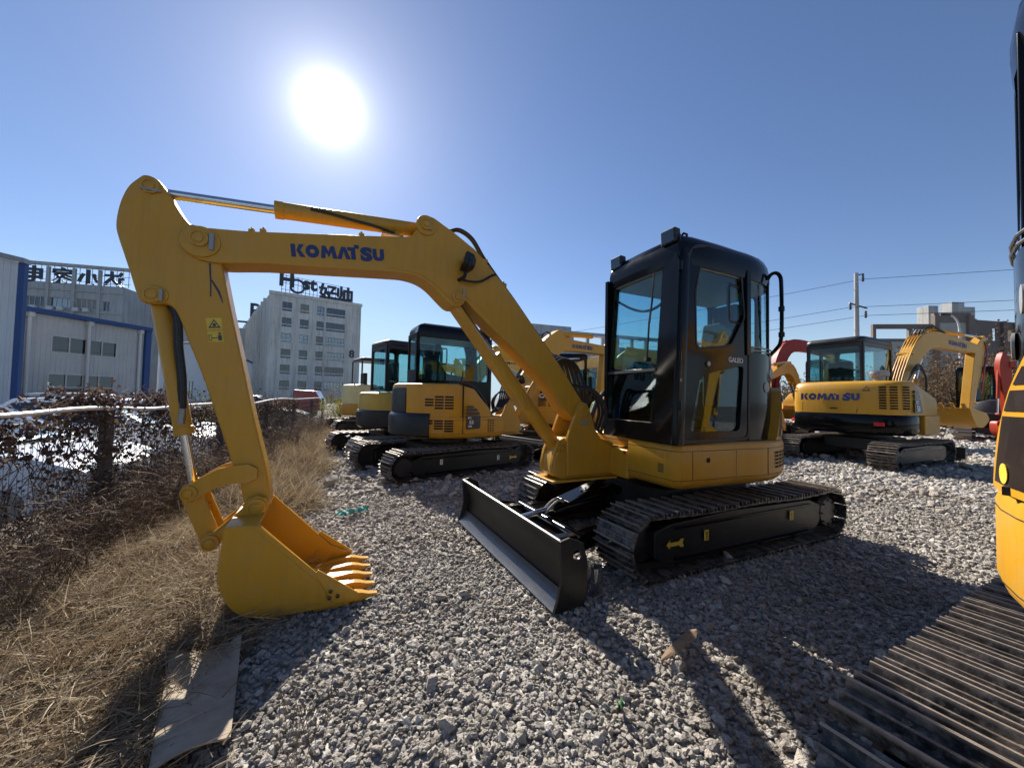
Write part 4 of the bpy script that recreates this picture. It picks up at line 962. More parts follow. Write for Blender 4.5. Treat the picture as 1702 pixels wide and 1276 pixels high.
# ------------------------------------------------------------------ scattering by geometry nodes
import bmesh
def scatter(name, pts, rots, scs, idx, sources, kind='stuff'):
    src = bpy.data.collections.new(name + '_pieces')
    for i, me in enumerate(sources):
        o = bpy.data.objects.new('%s_piece_%02d' % (name, i), me); src.objects.link(o)
    me = bpy.data.meshes.new(name); n = len(pts)
    me.vertices.add(n); me.vertices.foreach_set('co', np.asarray(pts, dtype=np.float32).ravel())
    a = me.attributes.new('rt', 'FLOAT_VECTOR', 'POINT'); a.data.foreach_set('vector', np.asarray(rots, dtype=np.float32).ravel())
    a = me.attributes.new('sc', 'FLOAT_VECTOR', 'POINT'); a.data.foreach_set('vector', np.asarray(scs, dtype=np.float32).ravel())
    a = me.attributes.new('ix', 'INT', 'POINT'); a.data.foreach_set('value', np.asarray(idx, dtype=np.int32))
    o = bpy.data.objects.new(name, me); COL.objects.link(o)
    if kind: o['kind'] = kind
    ng = bpy.data.node_groups.new(name, 'GeometryNodeTree')
    ng.interface.new_socket('Geometry', in_out='INPUT', socket_type='NodeSocketGeometry'); ng.interface.new_socket('Geometry', in_out='OUTPUT', socket_type='NodeSocketGeometry')
    N = ng.nodes; gi = N.new('NodeGroupInput'); go = N.new('NodeGroupOutput'); ip = N.new('GeometryNodeInstanceOnPoints'); ci = N.new('GeometryNodeCollectionInfo')
    ci.inputs['Collection'].default_value = src; ci.inputs['Separate Children'].default_value = True; ci.inputs['Reset Children'].default_value = True
    ip.inputs['Pick Instance'].default_value = True
    def attr(nm, ty):
        a = N.new('GeometryNodeInputNamedAttribute'); a.data_type = ty; a.inputs['Name'].default_value = nm; return a.outputs['Attribute']
    e = N.new('FunctionNodeEulerToRotation')
    L = ng.links; L.new(gi.outputs[0], ip.inputs['Points']); L.new(ci.outputs[0], ip.inputs['Instance']); L.new(attr('ix', 'INT'), ip.inputs['Instance Index'])
    L.new(attr('rt', 'FLOAT_VECTOR'), e.inputs[0]); L.new(e.outputs[0], ip.inputs['Rotation']); L.new(attr('sc', 'FLOAT_VECTOR'), ip.inputs['Scale']); L.new(ip.outputs[0], go.inputs[0])
    m = o.modifiers.new('scatter', 'NODES'); m.node_group = ng
    return o
def joined(name, pts, rots, scs, idx, sources, mat, parent):
    """the same pieces as one real mesh; colour varies with the 'tone' attribute"""
    src = []
    for me in sources:
        v = np.empty(len(me.vertices) * 3); me.vertices.foreach_get('co', v); src.append((v.reshape(-1, 3), [tuple(p.vertices) for p in me.polygons]))
    V = []; F = []; tone = []; o = 0
    from mathutils import Euler
    for p, r, s, i in zip(pts, rots, scs, idx):
        v, f = src[i]; m = np.array(Euler(r).to_matrix()); V.append(v @ m.T * s + np.array(p)); F += [tuple(a + o for a in q) for q in f]; o += len(v); tone += [random.random()] * len(v)
    me = bpy.data.meshes.new(name); me.from_pydata(np.concatenate(V).tolist(), [], F)
    a = me.attributes.new('tone', 'FLOAT', 'POINT'); a.data.foreach_set('value', tone)
    me.materials.append(M[mat + '_j']); ob = bpy.data.objects.new(name, me); COL.objects.link(ob); ob.parent = parent; return ob
def inst_mat(name, stops, rough=.9, nscale=30, namt=.35, trans=0.0, bump=0.0, tone=False, patch=False):
    """colour varies from piece to piece"""
    t = NT(name); b = t.n('BsdfPrincipled'); oi = t.n('ObjectInfo'); tc = t.n('TexCoord')
    if tone: at = t.n('Attribute'); at.attribute_name = 'tone'
    c = t.ramp(at.outputs['Fac'] if tone else oi.outputs['Random'], stops)
    nz = t.noise(nscale, 4, .7); d = t.ramp(nz, [(.25, g3(1 - namt)), (.75, g3(1 + namt * .35))])
    m = t.n('MixRGB', blend_type='MULTIPLY'); m.inputs[0].default_value = 1; t.l(c, m.inputs[1]); t.l(d, m.inputs[2])
    if patch:
        pn = t.noise(.9, 5, .6, vec=oi.outputs['Location']); pr = t.ramp(pn, [(.32, (.72, .68, .62)), (.5, (.98, .97, .95)), (.7, (1.12, 1.12, 1.12))])
        m0 = m; m = t.n('MixRGB', blend_type='MULTIPLY'); m.inputs[0].default_value = 1; t.l(m0.outputs[0], m.inputs[1]); t.l(pr, m.inputs[2])
    t.l(m.outputs[0], b.inputs['Base Color'])
    b.inputs['Roughness'].default_value = rough
    if bump:
        bp = t.n('Bump'); bp.inputs['Strength'].default_value = .7; bp.inputs['Distance'].default_value = bump; t.l(nz, bp.inputs['Height']); t.l(bp.outputs[0], b.inputs['Normal'])
    if trans:
        tl = t.n('BsdfTranslucent'); t.l(m.outputs[0], tl.inputs[0]); mx = t.n('MixShader'); mx.inputs[0].default_value = trans
        t.l(b.outputs[0], mx.inputs[1]); t.l(tl.outputs[0], mx.inputs[2]); t.l(mx.outputs[0], t.out.inputs[0])
    else: t.l(b.outputs[0], t.out.inputs[0])
    return t.m
M['stone'] = inst_mat('crushed_stone', [(0, (.28, .25, .21)), (.2, (.45, .405, .345)), (.45, (.545, .50, .44)), (.6, (.54, .47, .41)), (.8, (.61, .57, .505)), (1, (.70, .665, .60))], .92, 1.6, .3, 0, .05, patch=True)
M['straw'] = inst_mat('dry_straw', [(0, (.18, .12, .07)), (.3, (.33, .24, .14)), (.6, (.46, .36, .225)), (.85, (.58, .48, .33)), (1, (.28, .19, .11))], .8, 3, .3, .25)
M['weed'] = inst_mat('dead_weed', [(0, (.08, .055, .042)), (.4, (.17, .12, .09)), (.7, (.27, .20, .145)), (1, (.38, .30, .21))], .85, 3, .3, .25)
M['vine'] = inst_mat('dead_vine_leaf', [(0, (.045, .026, .022)), (.4, (.085, .052, .043)), (.7, (.13, .085, .065)), (.92, (.21, .15, .11)), (1, (.10, .09, .05))], .7, 3, .3, .35)
M['vine_j'] = inst_mat('dead_vine_leaf', [(0, (.045, .026, .022)), (.4, (.085, .052, .043)), (.7, (.13, .085, .065)), (.92, (.21, .15, .11)), (1, (.10, .09, .05))], .7, 3, .3, .35, tone=True)
M['leafy'] = inst_mat('yellow_green_leaf', [(0, (.10, .12, .02)), (.5, (.22, .23, .04)), (1, (.38, .34, .07))], .6, 3, .3, .4)
M['leafy_j'] = inst_mat('yellow_green_leaf', [(0, (.10, .12, .02)), (.5, (.22, .23, .04)), (1, (.38, .34, .07))], .6, 3, .3, .4, tone=True)
M['autumn'] = inst_mat('brown_autumn_leaf', [(0, (.075, .045, .025)), (.4, (.14, .085, .045)), (.75, (.21, .135, .075)), (1, (.12, .11, .05))], .8, 3, .3, .3)
M['autumn_j'] = inst_mat('brown_autumn_leaf', [(0, (.075, .045, .025)), (.4, (.14, .085, .045)), (.75, (.21, .135, .075)), (1, (.12, .11, .05))], .8, 3, .3, .3, tone=True)
M['bark'] = mat_noise('bark', [(.3, (.06, .045, .035)), (.7, (.14, .115, .09))], 12, .95, .01)
def stone_mesh(seed):
    r = np.random.default_rng(seed); bm = bmesh.new(); ax = np.array([1, r.uniform(.65, .95), r.uniform(.5, .8)])
    for _ in range(r.integers(13, 20)):
        v = r.normal(size=3); v /= np.linalg.norm(v); v = v * ax * r.uniform(.82, 1.0); bm.verts.new(tuple(v))
    ret = bmesh.ops.convex_hull(bm, input=bm.verts)
    bmesh.ops.delete(bm, geom=[e for e in ret['geom_interior'] if isinstance(e, bmesh.types.BMVert)], context='VERTS')
    me = bpy.data.meshes.new('stone'); bm.to_mesh(me); bm.free(); me.materials.append(M['stone']); return me
# crushed stone: dense near by, coarser with distance
cand = []
for y0, y1, dens, s0, s1 in ((.55, 1.8, 4300, .0065, .0155), (1.8, 3.2, 3400, .007, .0165), (3.2, 5.0, 1600, .010, .0215), (5.0, 8.0, 420, .021, .040), (8.0, 14.0, 105, .042, .075), (14.0, 24.0, 26, .07, .13)):
    xm = 1.48 * y1 + .6; n = int((y1 - y0) * 2 * xm * dens)
    x = rng.uniform(-xm, xm, n); y = rng.uniform(y0, y1, n); k = np.abs(x) < 1.45 * y + .55; x, y = x[k], y[k]
    k = np.array([xx > verge_x(yy) + rng.normal(0, .10) for xx, yy in zip(x, y)]); x, y = x[k], y[k]
    sc = np.exp(rng.normal(-.04, .38, len(x))) * (s0 + s1) / 2; sc = np.clip(sc, s0 * .5, s1 * 1.8)
    big = rng.random(len(x)) < .02; sc[big] *= 1.9
    cand.append(np.stack([x, y, sc], 1))
# stray stones in the grass edge
x = []; 
for _ in range(1500):
    yy = rng.uniform(.7, 5); xx = verge_x(yy) - abs(rng.normal(0, .28)); x.append((xx, yy, rng.uniform(.012, .028)))
cand.append(np.array(x)); P = np.concatenate(cand); n = len(P)
zz = np.array([zg(a, b) for a, b in P[:, :2]]) + P[:, 2] * rng.uniform(-.35, .5, n) - .005
scatter('gravel', np.stack([P[:, 0], P[:, 1], zz], 1), np.stack([rng.normal(0, .32, n), rng.normal(0, .32, n), rng.uniform(-3.14, 3.14, n)], 1), np.stack([P[:, 2]] * 3, 1) * rng.uniform(.8, 1.2, (n, 3)) * np.array([1.12, 1.12, .95]), rng.integers(0, 10, n), [stone_mesh(i) for i in range(10)])

# ------------------------------------------------------------------ dry grass and weeds
def blade(g, p, d, L, w, bend, seg=3):
    """thin ribbon from p along d, drooping"""
    p = np.array(p, float); d = np.array(d, float); d /= np.linalg.norm(d); s = np.cross(d, [0, 0, 1.0]); ns = np.linalg.norm(s); s = s / ns if ns > 1e-3 else np.array([1.0, 0, 0])
    a = random.uniform(0, 6.28); s = s * math.cos(a) + np.cross(d, s) * math.sin(a)
    vs = []
    for i in range(seg + 1):
        t = i / seg; q = p + d * L * t + np.array([0, 0, -bend * L * t * t]); ww = w * (1 - .75 * t)
        vs += [tuple(q - s * ww), tuple(q + s * ww)]
    g.add(vs, [(2 * i, 2 * i + 1, 2 * i + 3, 2 * i + 2) for i in range(seg)])
def straw_mesh(seed, flat):
    random.seed(seed); g = G()
    for _ in range(46 if flat else 30):
        an = random.uniform(0, 6.28)
        if flat:
            el = random.gauss(.12, .22); p = (random.gauss(0, .10), random.gauss(0, .10), random.uniform(0, .05)); blade(g, p, (math.cos(an), math.sin(an), el), random.uniform(.06, .20), random.uniform(.0013, .003), random.uniform(0, .35))
        else:
            el = random.uniform(.6, 2.4); p = (random.gauss(0, .05), random.gauss(0, .05), 0); blade(g, p, (math.cos(an), math.sin(an), el), random.uniform(.08, .22), random.uniform(.0012, .003), random.uniform(.05, .55), 3)
    return mesh('straw', g, 'straw', 0)
def weed_mesh(seed):
    """branched dead weed with seed heads"""
    random.seed(seed); g = G()
    for _ in range(7):
        an = random.uniform(0, 6.28); tilt = random.uniform(.05, .5); p = Vector((random.gauss(0, .03), random.gauss(0, .03), 0)); d = Vector((math.cos(an) * tilt, math.sin(an) * tilt, 1)).normalized(); L = random.uniform(.35, .8)
        pts = [p + d * L * t + Vector((math.cos(an), math.sin(an), -.4)) * .12 * t * t for t in (0, .35, .7, 1)]
        g.tube(pts, [.0028, .0024, .0018, .001], 4, False)
        for k in range(11):
            t = random.uniform(.25, 1); q = pts[0] + d * L * t; a2 = random.uniform(0, 6.28); blade(g, q, (math.cos(a2), math.sin(a2), random.uniform(-.2, 1)), random.uniform(.05, .16), random.uniform(.0015, .004), random.uniform(.1, .7), 2)
            if k < 5:
                e = q + Vector((math.cos(a2), math.sin(a2), .5)) * random.uniform(.03, .07); s_ = random.uniform(.004, .009)
                g.add([e + Vector((s_, 0, 0)), e + Vector((-s_, 0, 0)), e + Vector((0, s_, 0)), e + Vector((0, -s_, 0)), e + Vector((0, 0, s_ * 1.6)), e + Vector((0, 0, -s_))], [(0, 2, 4), (2, 1, 4), (1, 3, 4), (3, 0, 4), (2, 0, 5), (1, 2, 5), (3, 1, 5), (0, 3, 5)])
    return mesh('weed', g, 'weed', 0)
pts = []; rot = []; sc = []; ix = []
def near_verge(n, y0, y1, power=1.0, lo=0.0, hi=1.0):
    out = []
    for _ in range(n):
        y = y0 + (y1 - y0) * random.random() ** power; a, b = fence_x(y) - .25, verge_x(y); t = random.uniform(lo, hi); x = a + (b - a) * t
        out.append((x, y, zg(x, y)))
    return out
CARD = [(-1.16, 1.30), (-1.0, 1.45), (-1.36, 2.02), (-1.57, 1.84)]
def on_card(x, y):
    return all((CARD[(i + 1) % 4][0] - CARD[i][0]) * (y - CARD[i][1]) - (CARD[(i + 1) % 4][1] - CARD[i][1]) * (x - CARD[i][0]) > -.012 for i in range(4))
random.seed(11)
flat = near_verge(2600, .45, 5.0, 1.3, .05, 1.04) + near_verge(900, 4.5, 14, 1.2)
flat = [p for p in flat if not on_card(p[0], p[1])]
for p in flat: pts.append(p); rot.append((random.gauss(0, .15), random.gauss(0, .15), random.uniform(0, 6.28))); s = random.uniform(.7, 1.3); sc.append((s, s, s)); ix.append(random.randrange(6))
up = near_verge(420, 1.4, 5.5, 1.0, .15, .95) + near_verge(600, 4, 14, 1.0, .2, 1.0)
up += near_verge(900, 4.2, 11, 1.2, .45, 1.0)
for cx_, cy_, n_ in ((-2.3, 2.2, 26), (-2.0, 2.75, 30), (-2.55, 3.1, 34), (-1.9, 1.75, 18), (-2.6, 1.9, 26), (-2.3, 3.6, 34), (-1.75, 3.05, 14)):
    for _ in range(n_):
        x_, y_ = cx_ + random.gauss(0, .16), cy_ + random.gauss(0, .16); up.append((x_, y_, zg(x_, y_)))
for p in up: pts.append(p); rot.append((random.gauss(0, .2), random.gauss(0, .2), random.uniform(0, 6.28))); s = random.uniform(.7, 1.5) * (1.45 if p[1] > 4 else 1); sc.append((s, s, s)); ix.append(6 + random.randrange(4))
scatter('dry_grass', pts, rot, sc, ix, [straw_mesh(i, True) for i in range(6)] + [straw_mesh(20 + i, False) for i in range(4)])
pts = []; rot = []; sc = []; ix = []
random.seed(5)
for p in near_verge(95, 1.0, 5.0, 1.0, .0, .42) + near_verge(80, 3.0, 9, 1.0, .0, .5) + near_verge(90, 8, 15, 1, .0, .7):
    pts.append(p); rot.append((random.gauss(0, .12), random.gauss(0, .12), random.uniform(0, 6.28))); s = random.uniform(.55, 1.15); sc.append((s, s, s)); ix.append(random.randrange(6))
scatter('dead_weeds', pts, rot, sc, ix, [weed_mesh(i) for i in range(6)])

# ------------------------------------------------------------------ fence, with the dead vine on it
M['post'] = mat_noise('weathered_post', [(.3, (.05, .045, .045)), (.7, (.13, .12, .115))], 8, .9, .004)
M['wire'] = plain('dark_wire', (.05, .048, .05), .6)
fen = thing('fence', 'wire mesh fence with white top pipe overgrown by dead vine along the verge', 'fence', (0, 0, 0))
posts = [.2, 1.85, 3.45, 5.9, 8.4, 10.9, 13.4, 16]
for y in posts:
    x = fence_x(y); g = G(); g.box((x - .035, y - .035, -.3), (x + .035, y + .035, 1.10)); obj('post', g, 'post', fen, .006)
pp = [(fence_x(y) + .075, y, 1.125 + dz) for y, dz in ((-.6, 0), (.2, .0), (1.2, .012), (1.85, .0), (2.45, -.005), (3.0, .015), (3.45, .005), (4.0, -.02), (4.6, -.004), (5.3, .0), (5.9, .01), (7.2, -.035), (8.4, .01), (9.6, .03), (10.9, .0), (13.4, .01), (16, 0))]
g = G(); g.tube(catmull(pp, 4), .017, 10); obj('top_pipe', g, 'white', fen)
for y0, y1 in zip(posts, posts[1:]):
    g = G(); n = int((y1 - y0) / .05)
    for i in range(1, n):
        y = y0 + (y1 - y0) * i / n; x = fence_x(y); g.tube([(x, y, -.28), (x + random.gauss(0, .004), y + random.gauss(0, .004), .4), (x, y, 1.06)], .0016, 3, False)
    for k in range(8):
        z = .06 + k * .142; g.tube([(fence_x(y), y, z) for y in (y0, (y0 + y1) / 2, y1)], .0018, 3, False)
    o = obj('wire_panel', g, 'wire', fen, ang=0); o['kind'] = 'stuff'
vine = thing('dead_vine', 'brown dead vine tangled over the top of the wire fence', 'vine', (0, 0, 0))
g = G(); random.seed(3)
for _ in range(330):
    y = random.uniform(.3, 10.5); p = Vector((fence_x(y) + random.gauss(0, .03), y, random.uniform(0, .5))); pts_ = [p]
    for k in range(6):
        p = p + Vector((random.gauss(-.02, .05), random.gauss(.03, .10), random.uniform(.05, .20))); p.x = fence_x(p.y) + random.gauss(0, .05); pts_.append(p.copy())
        if p.z > 1.15: break
    g.tube(pts_, random.uniform(.0015, .004), 4, False)
obj('vine_stems', g, 'bark', vine)
def leaf_mesh(seed, mat, w=.5):
    random.seed(seed); g = G()
    for _ in range(7):
        o = Vector((random.gauss(0, .035), random.gauss(0, .035), random.gauss(0, .035))); e = Matrix.Rotation(random.uniform(0, 6.28), 3, 'Z') @ Matrix.Rotation(random.uniform(-1.4, 1.4), 3, 'X'); L = random.uniform(.018, .036)
        q = [(0, 0, 0), (w * L, L * .45, .15 * L), (0, L * .5, -.1 * L), (-w * L, L * .45, .15 * L), (0, L, -.25 * L)]
        g.add([o + e @ Vector(a) for a in q], [(0, 1, 2), (0, 2, 3), (1, 4, 2), (3, 2, 4)])
    return mesh('leaf', g, mat, 0)
pts = []; random.seed(9)
for _ in range(2500):
    y = random.uniform(.2, 11.5); dn = .75 + .25 * math.sin(y * 2.3) * math.sin(y * .9 + 1)
    t = random.random()
    z = 1.09 - abs(random.gauss(0, .16)) if t < .62 * dn else random.uniform(.02, 1.0) if t < .80 else None
    if z is None: continue
    if t < .62 * dn and random.random() < .03: z = 1.10 + abs(random.gauss(0, .06))
    pts.append((fence_x(y) + random.gauss(-.01, .05), y, z))
for yc, zc, m, rx in ((3.35, 1.17, 150, .13), (4.35, 1.15, 90, .10)):
    for _ in range(m): pts.append((fence_x(yc) - .1 + random.gauss(0, .13), yc + random.gauss(0, rx), zc + random.gauss(0, .045)))
n = len(pts)
v = joined('vine_leaves', pts, [(random.uniform(0, 6.28), random.uniform(0, 6.28), random.uniform(0, 6.28)) for _ in pts], [random.uniform(.7, 1.5) for _ in pts], [random.randrange(5) for _ in pts], [leaf_mesh(i, 'vine') for i in range(5)], 'vine', vine)
v['kind'] = 'stuff'
# loose twigs leaning over the pipe
g = G()
for y, L, a in ((3.3, .34, .5), (4.2, .42, -.4), (2.0, .25, .2), (2.7, .3, .9)):
    p = Vector((fence_x(y), y, 1.1)); g.tube([p, p + Vector((.05 * math.sin(a * 3), L * math.sin(a), L * .5)), p + Vector((.02, L * 1.3 * math.sin(a) + .05, L * .62))], [.004, .003, .0015], 4, False)
obj('twigs', g, 'straw', vine)
# ------------------------------------------------------------------ small things on the ground
M['card'] = mat_noise('weathered_cardboard', [(.25, (.24, .19, .13)), (.5, (.37, .30, .215)), (.8, (.48, .405, .30))], 5, .9, .003)
M['teal'] = plain('teal_plastic', (.06, .34, .30), .5)
M['cup'] = glass('clear_plastic', (.9, .9, .9), mn=.12, rough=.1)
M['wood'] = mat_noise('split_wood', [(.3, (.15, .09, .05)), (.7, (.36, .24, .14))], 16, .85, .004)
M['green'] = plain('green_plastic', (.02, .20, .05), .4)
# flattened cardboard sheet: two panels with a fold, warped, corrugated thickness
def warp(name, corners, nx, ny, th, f, mat, label, cat):
    A, B, C_, D = (Vector(c) for c in corners); g = G(); top = []
    for j in range(ny + 1):
        for i in range(nx + 1):
            u, v = i / nx, j / ny; p = A * (1 - u) * (1 - v) + B * u * (1 - v) + C_ * u * v + D * (1 - u) * v; p.z = zg(p.x, p.y) + .035 + f(u, v); top.append(p)
    n = len(top); vs = top + [p - Vector((0, 0, th)) for p in top]; fs = []; W = nx + 1
    for j in range(ny):
        for i in range(nx): a = j * W + i; fs.append((a, a + 1, a + W + 1, a + W)); fs.append((a + n, a + W + n, a + W + 1 + n, a + 1 + n))
    bd = [i for i in range(W)] + [j * W + nx for j in range(1, ny + 1)] + [ny * W + i for i in range(nx - 1, -1, -1)] + [j * W for j in range(ny - 1, 0, -1)]
    for a, b in zip(bd, bd[1:] + bd[:1]): fs.append((a, a + n, b + n, b))
    g.add(vs, fs); o = obj(name, g, mat, None, 0, 40); return tag(o, label, cat)
warp('cardboard_sheet', [(-1.16, 1.30, 0), (-1.0, 1.45, 0), (-1.36, 2.02, 0), (-1.57, 1.84, 0)], 10, 18, .007, lambda u, v: .03 * abs(v - .66) * 1.5 + .018 * math.sin(u * 4 + 2 * v) + (.035 * (v - .66) * 3 if v > .66 else 0) * .3, 'card', 'flattened weathered cardboard sheet lying on the grass edge below the bucket', 'cardboard')
random.seed(4)
warp('plastic_scrap', [(-1.80, 4.05, 0), (-1.74, 4.01, 0), (-1.54, 4.26, 0), (-1.59, 4.31, 0)], 7, 9, .002, lambda u, v: .03 * math.sin(u * 9 + v * 5) * math.sin(v * 11) + .02, 'teal', 'crumpled teal plastic scrap on the gravel behind the bucket teeth', 'plastic scrap')
warp('plastic_scrap', [(.45, 1.60, 0), (.465, 1.59, 0), (.49, 1.63, 0), (.475, 1.645, 0)], 5, 6, .001, lambda u, v: .02 * math.sin(u * 8 + v * 5) + .01, 'green', 'tiny green plastic scrap among the foreground gravel', 'plastic scrap')
g = G(); p0, p1 = Vector((.745, 1.90, .05)), Vector((1.0, 2.07, .10)); d = (p1 - p0).normalized(); s = d.cross(Vector((0, 0, 1))).normalized(); u_ = s.cross(d)
g.loft([[p0 + d * L * t + s * a * w + u_ * b * h for a, b in ((-1, -1), (.6, -1), (1, .2), (.3, 1), (-.8, .7))] for L, t, w, h in ((.31, 0, .004, .004), (.31, .12, .016, .007), (.31, .3, .026, .008), (.31, .55, .030, .010), (.31, .8, .034, .008), (.31, .93, .018, .010), (.31, 1, .006, .004))])
tag(obj('wood_chunk', g, 'wood', None, .003), 'splintered brown wood chunk lying on the gravel right of the blade', 'wood')
g = G(); g.lathe([(.030, 0), (.033, .003), (.043, .105), (.046, .108), (.043, .106), (.031, .006)], (0, 0, 0), (0, 0, 1), 22)
o = obj('plastic_cup', g, 'cup', None); o.location = (.548, 2.60, .012); o.rotation_euler = (R(3), R(4), 0); o.scale = (1.5, 1.5, 1.85); tag(o, 'clear plastic cup standing behind the end plate of the dozer blade', 'cup')
g = G(); random.seed(8)
for _ in range(26):
    a = random.uniform(0, 6.28); blade(g, (random.gauss(0, .02), random.gauss(0, .02), 0), (math.cos(a), math.sin(a), random.uniform(.3, 1.6)), random.uniform(.06, .17), .0016, random.uniform(.1, .6), 4)
tag(obj('grass_tuft', g, 'straw', None, ang=0, loc=(.93, 1.42, .02)), 'small dry grass tuft growing in the gravel beside the foreground track', 'grass tuft')
g = G()
for _ in range(16):
    a = random.uniform(0, 6.28); L = random.uniform(.12, .30); d = Vector((math.cos(a) * .4, math.sin(a) * .4, 1)).normalized(); p = Vector((random.gauss(0, .05), random.gauss(0, .05), 0)); q = p + d * L
    g.tube([p, p + d * L * .5, q], .0013, 4, False); s_ = .006
    g.add([q + Vector((s_, 0, 0)), q + Vector((-s_, 0, 0)), q + Vector((0, s_, 0)), q + Vector((0, -s_, 0)), q + Vector((0, 0, s_ * 1.5)), q + Vector((0, 0, -s_))], [(0, 2, 4), (2, 1, 4), (1, 3, 4), (3, 0, 4), (2, 0, 5), (1, 2, 5), (3, 1, 5), (0, 3, 5)])
tag(obj('wild_plant', g, 'straw', None, ang=0, loc=(-.74, 1.42, .02)), 'thin wild plant with pale seed heads beside the cardboard', 'plant')

# ------------------------------------------------------------------ parked cars behind the fence
def car(label, loc, yaw, mat, L=4.4, W=1.76, Hh=1.45, suv=0.0, group='cars parked behind the fence'):
    root = thing('parked_car', label, 'car', loc, yaw, group); a = L / 2
    lower = [(-a, .42), (-a + .03, .78), (-a + .35, .92 + suv * .06), (-.9, .96 + suv * .08), (.75, .95 + suv * .06), (a - .55, .84 + suv * .08), (a - .08, .68 + suv * .1), (a, .45), (a - .06, .22), (-a + .06, .22)]
    def wring(p, y, k): return (p[0], y * k, p[1])
    g = G(); g.loft([[(x * (1 - .04 * abs(t)), t * W / 2, z) for x, z in lower] for t in (-1, -.92, 0, .92, 1)]); body = obj('body', g, mat, root, .03, seg=3)
    gh = [(-1.55 - suv * .4, .94), (-1.05 - suv * .5, Hh - .03), (-.4, Hh), (.25, Hh - .03), (1.05, .95)]
    g = G(); g.loft([[(x, -(W / 2 - .06 - .20 * max(0, (z - .94) / .5)), z) for x, z in gh], [(x, -.3, z + (.02 if z > 1 else 0)) for x, z in gh], [(x, .3, z + (.02 if z > 1 else 0)) for x, z in gh], [(x, W / 2 - .06 - .20 * max(0, (z - .94) / .5), z) for x, z in gh]]); obj('roof_cabin', g, mat, root, .02)
    for sy in (-1, 1):
        yo = lambda z: sy * (W / 2 - .055 - .20 * max(0, (z - .94) / .5) + .004)
        for q in ([(-1.42 - suv * .35, .97), (-1.0 - suv * .4, Hh - .10), (-.38, Hh - .08), (-.36, .97)], [(-.28, .97), (-.30, Hh - .08), (.22, Hh - .11), (.92, .98)]):
            g = G(); vs = [(x, yo(z), z) for x, z in q]; g.add(vs, [(0, 1, 2, 3) if sy > 0 else (3, 2, 1, 0)]); obj('side_window', g, 'carglass', root, ang=0)
        g = G(); g.cbox((.85, sy * (W / 2 + .06), 1.0), (.12, .18, .12)); obj('mirror', g, mat, root, .03)
        for x in (-a + .75, a - .82):
            g = G(); g.lathe([(.20, -.10), (.31, -.09), (.325, -.05), (.325, .05), (.31, .09), (.20, .10)], (x, sy * (W / 2 - .10), .325), (0, sy, 0), 22); w = obj('wheel', g, 'rubber', root)
            g = G(); g.lathe([(.20, .09), (.19, .105), (.05, .10), (.04, .115)], (x, sy * (W / 2 - .10), .325), (0, sy, 0), 18); obj('rim', g, 'steel', w)
        g = G(); g.cbox((a - .20, sy * (W / 2 - .28), .66), (.26, .34, .13)); obj('headlight', g, 'lamp', root, .03)
        g = G(); g.cbox((-a + .10, sy * (W / 2 - .25), .74), (.18, .34, .15)); obj('tail_light', g, 'redlens', root, .02)
    g = G(); g.add([(1.01, -W / 2 + .12, .985), (1.01, W / 2 - .12, .985), (.31, W / 2 - .32, Hh - .05), (.31, -W / 2 + .32, Hh - .05)], [(0, 1, 2, 3)]); obj('windscreen', g, 'carglass', root, ang=0, loc=(.03, 0, .012))
    g = G(); g.add([(-1.52 - suv * .4, -W / 2 + .14, .985), (-1.10 - suv * .5, -W / 2 + .32, Hh - .06), (-1.10 - suv * .5, W / 2 - .32, Hh - .06), (-1.52 - suv * .4, W / 2 - .14, .985)], [(0, 3, 2, 1)]); obj('rear_window', g, 'carglass', root, ang=0, loc=(-.02, 0, .012))
    return root
car('white car nearest the fence at the left edge', (-6.9, 4.4, -.3), R(20), 'whitecar')
car('white car behind the fence, seen under the arm cylinder', (-8.1, 7.8, -.3), R(14), 'whitecar', 4.5, 1.8, 1.42)
car('silver car parked behind the two white cars', (-12.2, 11.2, -.3), R(16), 'silver', 4.4, 1.76, 1.46)
car('dark car parked beyond the arm near the far fence', (-10.9, 16.2, -.3), R(24), 'darkcar', 4.6, 1.8, 1.48)
# red flatbed truck further off
root = thing('red_truck', 'red flatbed truck far behind the fence below the tall block', 'truck', (-14.6, 24, -.3), R(15))
g = G(); g.prism([(1.0, .5), (2.6, .5), (2.65, 1.1), (2.3, 1.75), (1.1, 1.8)], -.85, .85); obj('cab', g, 'redcar', root, .06)
g = G(); g.add([(2.655, -.7, 1.12), (2.655, .7, 1.12), (2.335, .7, 1.68), (2.335, -.7, 1.68)], [(0, 1, 2, 3)]); obj('windscreen', g, 'carglass', root, ang=0, loc=(.01, 0, .01))
g = G(); g.box((-2.4, -.9, .75), (.95, .9, .85)); g.box((-2.4, -.9, .86), (.95, -.86, 1.2)); g.box((-2.4, .86, .86), (.95, .9, 1.2)); obj('flatbed', g, 'redcar', root, .01)
for x in (-1.6, 1.8):
    for sy in (-1, 1): g = G(); g.lathe([(.2, -.1), (.36, -.09), (.36, .09), (.2, .1)], (x, sy * .75, .37), (0, sy, 0), 18); obj('wheel', g, 'rubber', root)
